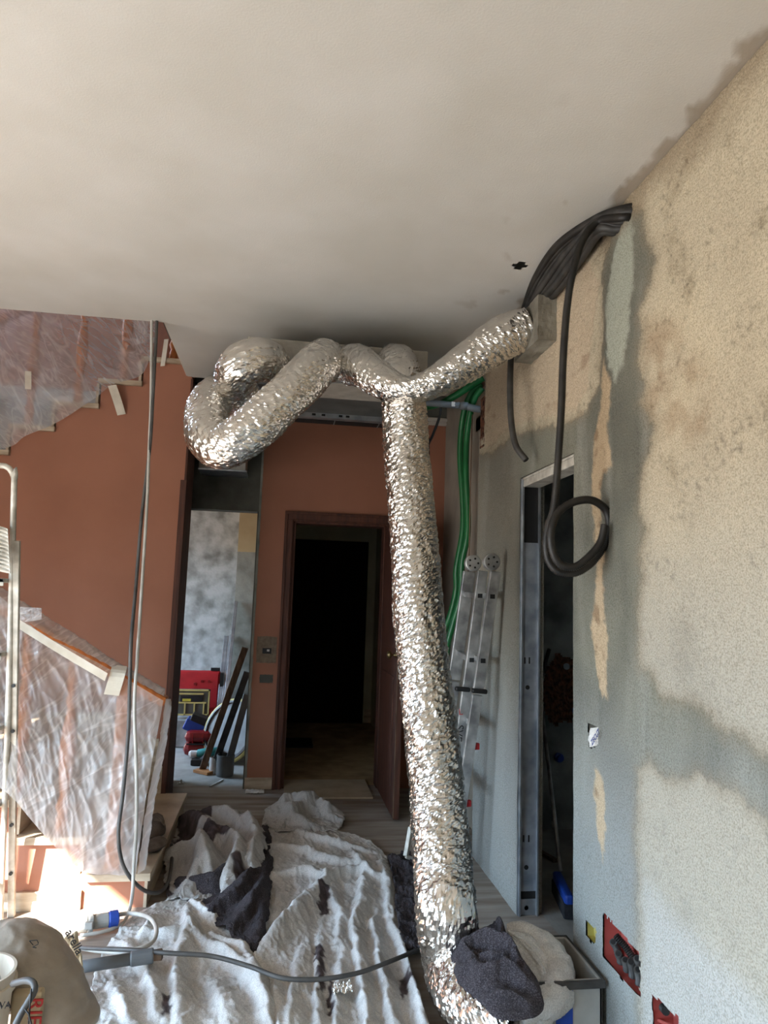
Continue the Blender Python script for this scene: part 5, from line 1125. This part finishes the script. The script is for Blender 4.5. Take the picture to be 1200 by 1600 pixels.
# ------------------------------------------------------------------ bags and buckets at the near corner
def corner_bags():
    dep = 2.46
    prof = [(0, 1451), (22, 1449), (46, 1453), (76, 1470), (105, 1500), (125, 1535), (140, 1570), (150, 1588), (138, 1593), (104, 1598), (80, 1592), (64, 1560), (40, 1556), (0, 1560), (-60, 1560), (-90, 1500), (-60, 1460)]
    n, m = 160, 90
    ring = spline([pY(x, y, dep) for x, y in prof]+[pY(*prof[0], dep)], .005); ring = ring[np.linspace(0, len(ring)-2, n).astype(int)]
    ctr = ring.mean(0); a = np.linspace(-math.pi/2, math.pi/2, m); V = np.array([ctr+(ring-ctr)*max(math.cos(t_), 0)**.6+np.array([0, .13*math.sin(t_), 0]) for t_ in a])
    V = np.concatenate([V, V[:, :1]], 1); N = V-ctr; N /= np.linalg.norm(N, axis=-1)[..., None]+1e-9
    wr = 1-2*np.abs(fbm(V[..., 0]*6+V[..., 2]*3, V[..., 1]*5, V[..., 2]*11, 3)); w2 = 1-2*np.abs(fbm(V[..., 0]*16, V[..., 1]*12, V[..., 2]*22, 2))
    V += N*(.010*wr+.004*w2)[..., None]; V[:, -1] = V[:, 0]
    t = MB().grid(V).build('plastic_bag', M['bag'], None, smooth=True); tag(t, 'dusty grey plastic bag slumped over the bucket in the near corner', 'bag')
    mk = MB()
    for (p, q) in (((46, 1470), (58, 1469)), ((46, 1470), (52, 1477)), ((58, 1469), (60, 1474)), ((51, 1480), (60, 1475)), ((51, 1480), (57, 1481))):
        mk.tube([pY(*p, dep-.115), pY(*q, dep-.115)], .0012, 6)
    mk.build('scribble', M['ink_black'], t)
    # bucket with its dark handle
    X = float(pY(-8, 1590, 2.28)[0])-.06; Y = 2.24; ztop = float(pY(0, 1546, 2.14)[2])
    bx = thing('bucket', (X, Y, 0), 'cream plastic bucket with dark handle in the near corner', 'bucket')
    MB().lathe((X, Y, 0), ((.09, 0), (.108, ztop-.05), (.118, ztop-.048), (.118, ztop-.03), (.110, ztop-.028), (.114, ztop), (.106, ztop), (.100, ztop-.1)), 48).build('bucket_body', M['bucket'], bx)
    hb = [pY(20, 1537, 2.13), pY(40, 1532, 2.10), pY(52, 1536, 2.08), pY(54, 1548, 2.07), pY(45, 1564, 2.06), pY(33, 1584, 2.05), pY(20, 1610, 2.04)]
    MB().tube(spline(hb, .008), .0085, 12).build('handle_grip', M['cable_dark'], bx, smooth=True)
    MB().tube(spline([pY(49, 1545, 2.06), pY(46, 1580, 2.05), pY(42, 1640, 2.04)], .02), .0022, 8).build('handle_wire', M['black'], bx)
    MB().tube(spline([pY(37, 1574, 2.05), pY(46, 1588, 2.04), pY(54, 1630, 2.03)], .02), .0022, 8).build('handle_wire', M['black'], bx)
    b = MB(); text_mb(b, 'VA', .022, pY(8, 1571, Y-.1125), (1, .1, 0), (0, 0, 1), .003); b.build('lettering', M['ink_black'], bx)
    # sack with red print, between bucket and grey bag
    p0, p1 = pY(30, 1552, 2.30), pY(66, 1552, 2.30)
    sk = thing('paper_sack', ((p0[0]+p1[0])/2, 2.32, 0), 'pale paper sack with big red letters standing behind the bucket', 'sack')
    MB().box((p0[0]-.02, 2.30, 0), (p1[0], 2.335, p0[2])).build('sack_body', M['sack'], sk, bevel=.008)
    b = MB(); text_mb(b, 'RIF', .055, pY(54, 1580, 2.297), (0, 0, -1), (1, 0, 0), .002); b.build('lettering', M['ink_red'], sk)
    # second sack beyond the grey bag, its crumpled top edge printed
    A, B, Cc, D = pY(78, 1462, 2.86), pY(121, 1455, 2.82), pY(96, 1530, 2.86), pY(130, 1520, 2.82)
    s2 = thing('paper_sack', ((A[0]+B[0])/2, 2.86, 0), 'cream paper sack with black letters behind the dusty bag', 'sack')
    n = 46; u, v = np.meshgrid(np.linspace(0, 1, n), np.linspace(0, 1, n))
    P = (A*(1-u[..., None])+B*u[..., None])*(1-v[..., None])+(Cc*(1-u[..., None])+D*u[..., None])*v[..., None]; P[..., 1] += .02*fbm(u*4, v*4, 2.0)-.04*np.sin(u*3.1)*(1-v); P[..., 2] += .012*fbm(u*5, v*2, 7.)
    low = P[-1:].copy(); low[..., 2] = .012; low[..., 1] += .04; P = np.concatenate([P, low], 0)
    MB().grid(P).build('sack_body', M['sack'], s2, smooth=True, solid=.006)
    b = MB(); text_mb(b, 'arella', .042, pY(116, 1472, 2.775), pY(124, 1488, 2.775)-pY(108, 1457, 2.775), pY(124, 1464, 2.775)-pY(114, 1470, 2.775), .002); b.build('lettering', M['ink_black'], s2)
corner_bags()

# ------------------------------------------------------------------ back room: tools and timber
def backroom_things():
    y = 7.6
    # open red case standing up against stuff
    a, b = pY(284, 1047, y), pY(341, 1118, y)
    t = thing('tool_case', (a[0]+.2, y+.02, b[2]), 'open red plastic tool case lid upright at the back room wall', 'tool case')
    MB().box((a[0]-.08, y-.02, b[2]), (b[0], y+.03, a[2])).build('lid', M['red'], t, bevel=.02)
    MB().box((a[0]-.06, y-.025, b[2]+.03), (b[0]-.02, y-.018, a[2]-.03)).build('lid_inset', M['red'], t, bevel=.006)
    for px, py in ((316, 1064), (327, 1064), (305, 1068)): q = pY(px, py, y); MB().box((q[0]-.012, y-.032, q[2]-.012), (q[0]+.012, y-.024, q[2]+.012)).build('clip', M['dark_red'], t)
    MB().box((b[0]-.004, y-.03, b[2]+.05), (b[0]+.03, y+.03, a[2]-.02)).build('side_edge', M['black'], t)
    MB().box((b[0]-.1, y-.02, a[2]), (b[0]-.01, y+.01, a[2]+.03)).build('latch', M['black'], t)
    # organiser box
    y2 = 7.35; a, b = pY(283, 1077, y2), pY(326, 1118, y2)
    t = thing('organiser_box', (a[0]+.15, y2, b[2]), 'clear-lidded parts organiser with yellow frame before the red case', 'organiser')
    MB().box((a[0]-.06, y2, b[2]), (b[0], y2+.06, a[2])).build('lid', M['clear_lid'], t, bevel=.01)
    fr = MB(); w = .014
    for (x0, x1, z0, z1) in ((a[0]-.06, b[0], a[2]-w, a[2]), (a[0]-.06, b[0], b[2], b[2]+w), (b[0]-w, b[0], b[2], a[2]), (a[0]-.06, b[0]-.06, b[2]+.20, b[2]+.20+w), (a[0]-.06, b[0]-.03, b[2]+.115, b[2]+.115+w)): fr.box((x0, y2-.012, z0), (x1, y2+.002, z1))
    for k in range(3): fr.box((a[0]+.04+.09*k, y2-.012, b[2]), (a[0]+.04+.09*k+w, y2+.002, b[2]+.115))
    fr.build('frame', M['yellow'], t)
    MB().box((a[0]-.0, y2-.01, b[2]+.13), (b[0]-.07, y2-.004, b[2]+.19)).build('label_plate', M['black'], t)
    MB().box((a[0]+.02, y2-.012, b[2]+.135), (a[0]+.10, y2-.010, b[2]+.16)).build('label_print', M['ink_yellow'], t)
    tag(MB().lathe(pY(332, 1112, 7.4), ((.05, -.10), (.055, 0), (.05, .03), (.02, .04)), 20).build('paint_pot', M['red'], None), 'small red pot beside the parts organiser', 'pot')
    # stand below: white bucket / plinth
    q = pZ(284, 1165, 0); p = pY(300, 1122, 7.4)
    tag(MB().box((p[0]-.3, 7.3, 0), (p[0]+.16, 7.62, p[2]-.0)).build('white_crate', M['blue_cement'], None, bevel=.01), 'pale crate carrying the organiser and red case', 'crate')
    # blue case leaning
    y3 = 7.0; a, b = pY(288, 1118, y3), pY(334, 1148, y3)
    t = thing('tool_box', ((a[0]+b[0])/2, y3, b[2]), 'blue and black tool box perched on the dark red case', 'tool box')
    MB().bar(pY(290, 1128, y3), pY(333, 1147, y3), .10, .18, (0, 0, 1)).build('box_body', M['blue'], t, bevel=.01)
    MB().bar(pY(300, 1119, y3), pY(336, 1132, y3), .07, .17, (0, 0, 1)).build('lid', M['black'], t, bevel=.008)
    # dark red case lying
    y4 = 6.85; a, b = pY(288, 1143, y4), pY(333, 1174, y4)
    t = thing('tool_case', ((a[0]+b[0])/2, y4, 0), 'closed dark red tool case lying on the back room floor', 'tool case')
    zc = .02
    MB().box((a[0], y4-.05, zc), (b[0], y4+.2, zc+.12)).build('base_shell', M['dark_red'], t, bevel=.05)
    MB().box((a[0]+.005, y4-.045, zc+.115), (b[0]-.005, y4+.195, zc+.22)).build('top_shell', M['dark_red'], t, bevel=.05)
    MB().box((a[0]+.03, y4-.052, zc+.105), (b[0]-.02, y4-.04, zc+.118)).build('seam', M['black'], t)
    for k in range(3): MB().box((a[0]+.08+.09*k, y4-.056, zc+.12), (a[0]+.085+.09*k, y4-.04, zc+.2)).build('rib', M['red'], t)
    tag(MB().lathe(pZ(278, 1160, .03), ((.02, -.03), (.07, 0), (.06, .05), (.02, .06)), 14).build('tool_bag', M['black'], None), 'small black bag on the floor beside the dark red case', 'bag')
    # cordless drill
    y5 = 6.55; q = pZ(322, 1178, .08)
    t = thing('cordless_drill', (q[0], q[1], 0), 'white and teal cordless drill lying before the dark red case', 'drill')
    MB().lathe(q+np.array([-.09, 0, 0]), ((.02, 0), (.035, .02), (.04, .1), (.035, .2), (.018, .22)), 18, (1, .1, .1)).build('motor_body', M['teal'], t, smooth=True)
    MB().lathe(q+np.array([-.15, 0, 0]), ((.018, 0), (.03, .02), (.03, .07)), 18, (1, 0, 0)).build('chuck', M['paper'], t)
    MB().bar(q+np.array([.02, -.02, -.0]), q+np.array([-.04, -.06, -.06]), .05, .045).build('grip', M['black'], t, bevel=.012)
    MB().box(q+np.array([-.12, -.1, -.08]), q+np.array([-.0, -.02, -.03])).build('battery', M['black'], t, bevel=.01)
    c = pZ(333, 1208, .0); tag(MB().lathe((c[0], c[1], 0), ((.035, 0), (.035, .13), (.03, .13), (.03, .02)), 20).build('tin_can', M['paper'], None), 'small white tin between the leaning planks', 'tin')
    # big round tray leaning
    y6 = 6.75; c = pY(358, 1140, y6)
    t = thing('round_tray', (c[0], y6, 0), 'large grey disc with yellow rim leaning behind the planks', 'tray')
    ax = np.array([-.55, -.75, .35]); R_ = .27
    MB().lathe((c[0]+.02, y6, R_*.95), ((R_, 0), (R_, .045), (R_-.02, .05), (R_-.02, .03), (.01, .03)), 48, ax).build('disc', M['dark_metal'], t)
    u_ = ax/np.linalg.norm(ax); n_ = np.cross(u_, (0, 0, 1.)); n_ /= np.linalg.norm(n_); b_ = np.cross(u_, n_); aa = np.linspace(0, 2*math.pi, 60, endpoint=False)
    MB().tube(np.array((c[0]+.02, y6, R_*.95))+u_*.02+(R_+.004)*(np.cos(aa)[:, None]*n_+np.sin(aa)[:, None]*b_), .020, 10, closed=True).build('rim', M['yellow'], t, smooth=True)
    # three planks
    for (p, q, m, lb) in (((383, 1012, 6.15), (316, 1206), 'dusty_wood', 'brown plank leaning steepest across the gap'), ((386, 1050, 6.12), (332, 1208), 'conduit_grey', 'grey plank leaning in the gap between the brown one and the bucket'), ((386, 1085, 6.1), (355, 1190), 'dark_metal', 'short grey board leaning into the grey bucket')):
        A = pY(*p); B = pZ(q[0], q[1], .0)
        if q[0] == 355: B = pY(357, 1192, 6.2)
        B[2] = max(B[2], .02)
        tag(MB().bar(A, B, .055, .022, (1, 0, .2)).build('plank', M[m], None, bevel=.002), lb, 'plank')
    c = pZ(351, 1212, 0); tag(MB().lathe((c[0], c[1], 0), ((.066, 0), (.072, .02), (.072, .15), (.074, .155), (.074, .17), (.066, .17), (.064, .03)), 28).build('grey_bucket', M['bucket_grey'], None), 'grey bucket at the foot of the planks in the gap', 'bucket')
    a = pZ(308, 1203, .012); b = pZ(330, 1208, .012); tag(MB().bar(a, b, .024, .09).build('wood_block', material('fresh_pine', (178, 120, 66), .7), None, bevel=.002), 'orange wood block on the back room floor before the planks', 'block')
    for k, (tx, ty, bx, by, r, lb) in enumerate(((369, 940, 351, 1112, .018, 'brightest steel stud, tallest of those leaning on the back room wall'), (361, 992, 346, 1112, .012, 'thin steel stud next to the tallest one'), (356, 994, 343, 1112, .012, 'middle thin steel stud of the leaning group'), (352, 994, 340, 1112, .012, 'thin steel stud farthest from the tall bright one'))):
        A = pY(tx, ty, 7.86); B = pY(bx, by, 7.45); d_ = (B-A)/np.linalg.norm(B-A); B2 = A+d_*((.01-A[2])/d_[2]) 
        tag(MB().bar(A, B2, r*2, r*1.6, (1, 0, 0)).build('steel_stud', M['zinc'], None, bevel=.002), lb, 'stud', 'steel studs leaning in the back room')
    a = pZ(328, 1229, .004); b = pZ(348, 1218, .004); tag(MB().bar(a, b, .012, .006, (1, 0, 0)).build('paper_strip', M['paper'], None), 'thin pale strip lying on the floor in the gap', 'strip')
    q = pZ(283, 1224, 0); tag(MB().lathe((q[0], q[1], 0), ((.02, 0), (.02, .004), (.006, .006), (.006, .03)), 14).build('white_screw', M['paper'], None), 'small white fixing standing on the floor in the gap', 'fixing')
backroom_things()

# ------------------------------------------------------------------ pillar and hall bits
def bits():
    q = pY(417, 1017, BY-.006); t = thing('switch_box', q-np.array([0, 0, .05]), 'empty wall box cut into cement patch on the terracotta pillar', 'switch box')
    def patch(px0, py0, px1, py1, seed):
        n = 24; u, v = np.meshgrid(np.linspace(0, 1, n), np.linspace(0, 1, n)); a, b = pY(px0, py0, BY-.004), pY(px1, py1, BY-.004)
        P = np.stack([a[0]+(b[0]-a[0])*(u+.06*fbm(v*4, seed, u)), np.full_like(u, BY-.005)-.001*fbm(u*9, v*9, seed), a[2]+(b[2]-a[2])*(v+.06*fbm(u*4, seed, v))], -1); return MB().grid(P)
    patch(402, 994, 431, 1036, 2.0).build('cement_patch', material('brownish_patch', (132, 116, 98), .9, col2=(112, 96, 80), vscale=30), t, solid=.003)
    MB().box((q[0]-.035, BY-.009, q[2]-.022), (q[0]+.035, BY-.005, q[2]+.022)).build('box_opening', M['grille'], t)
    MB().box((q[0]-.0, BY-.012, q[2]-.004), (q[0]+.02, BY-.008, q[2]+.012)).build('wire_end', M['paper'], t)
    o = patch(406, 1054, 426, 1067, 5.0).build('filler_patch', M['dark_cement'], None, solid=.003); tag(o, 'grey filler patch on the terracotta pillar below the wall box', 'patch')
    a, b = pZ(441, 1246, 0), pZ(596, 1246, 0)
    tag(MB().box((HALL[0]+.02, 5.50, .001), (HALL[1]-.08, 6.02, .014)).build('floor_board', M['board'], None), 'pale board laid on the floor at the hall doorway', 'board')
    tag(MB().box((.13, 7.3, 0), (.42, 7.75, .012)).build('door_mat', M['black'], None), 'dark mat on the hall floor near the far door', 'mat')
    n = 30; c = pZ(398, 1238, 0)
    u, v = np.meshgrid(np.linspace(-1, 1, n), np.linspace(-1, 1, n)); P = np.stack([c[0]+.07*u, c[1]+.05*v, .006+.02*np.abs(fbm(u*2, v*2, 3.0))], -1)
    tag(MB().grid(P).build('paper_scrap', M['paper'], None, solid=.001), 'torn paper scrap on the floor at the foot of the pillar', 'paper')
    c = pZ(535, 1530, .085); P = np.stack([c[0]+.035*u, c[1]+.035*v, c[2]-.035+.04*np.abs(fbm(u*2.4, v*2.4, 9.0))], -1)
    tag(MB().grid(P).build('foil_scrap', M['foil'], None), 'crumpled foil scrap on the lead across the drop cloth', 'foil')
bits()
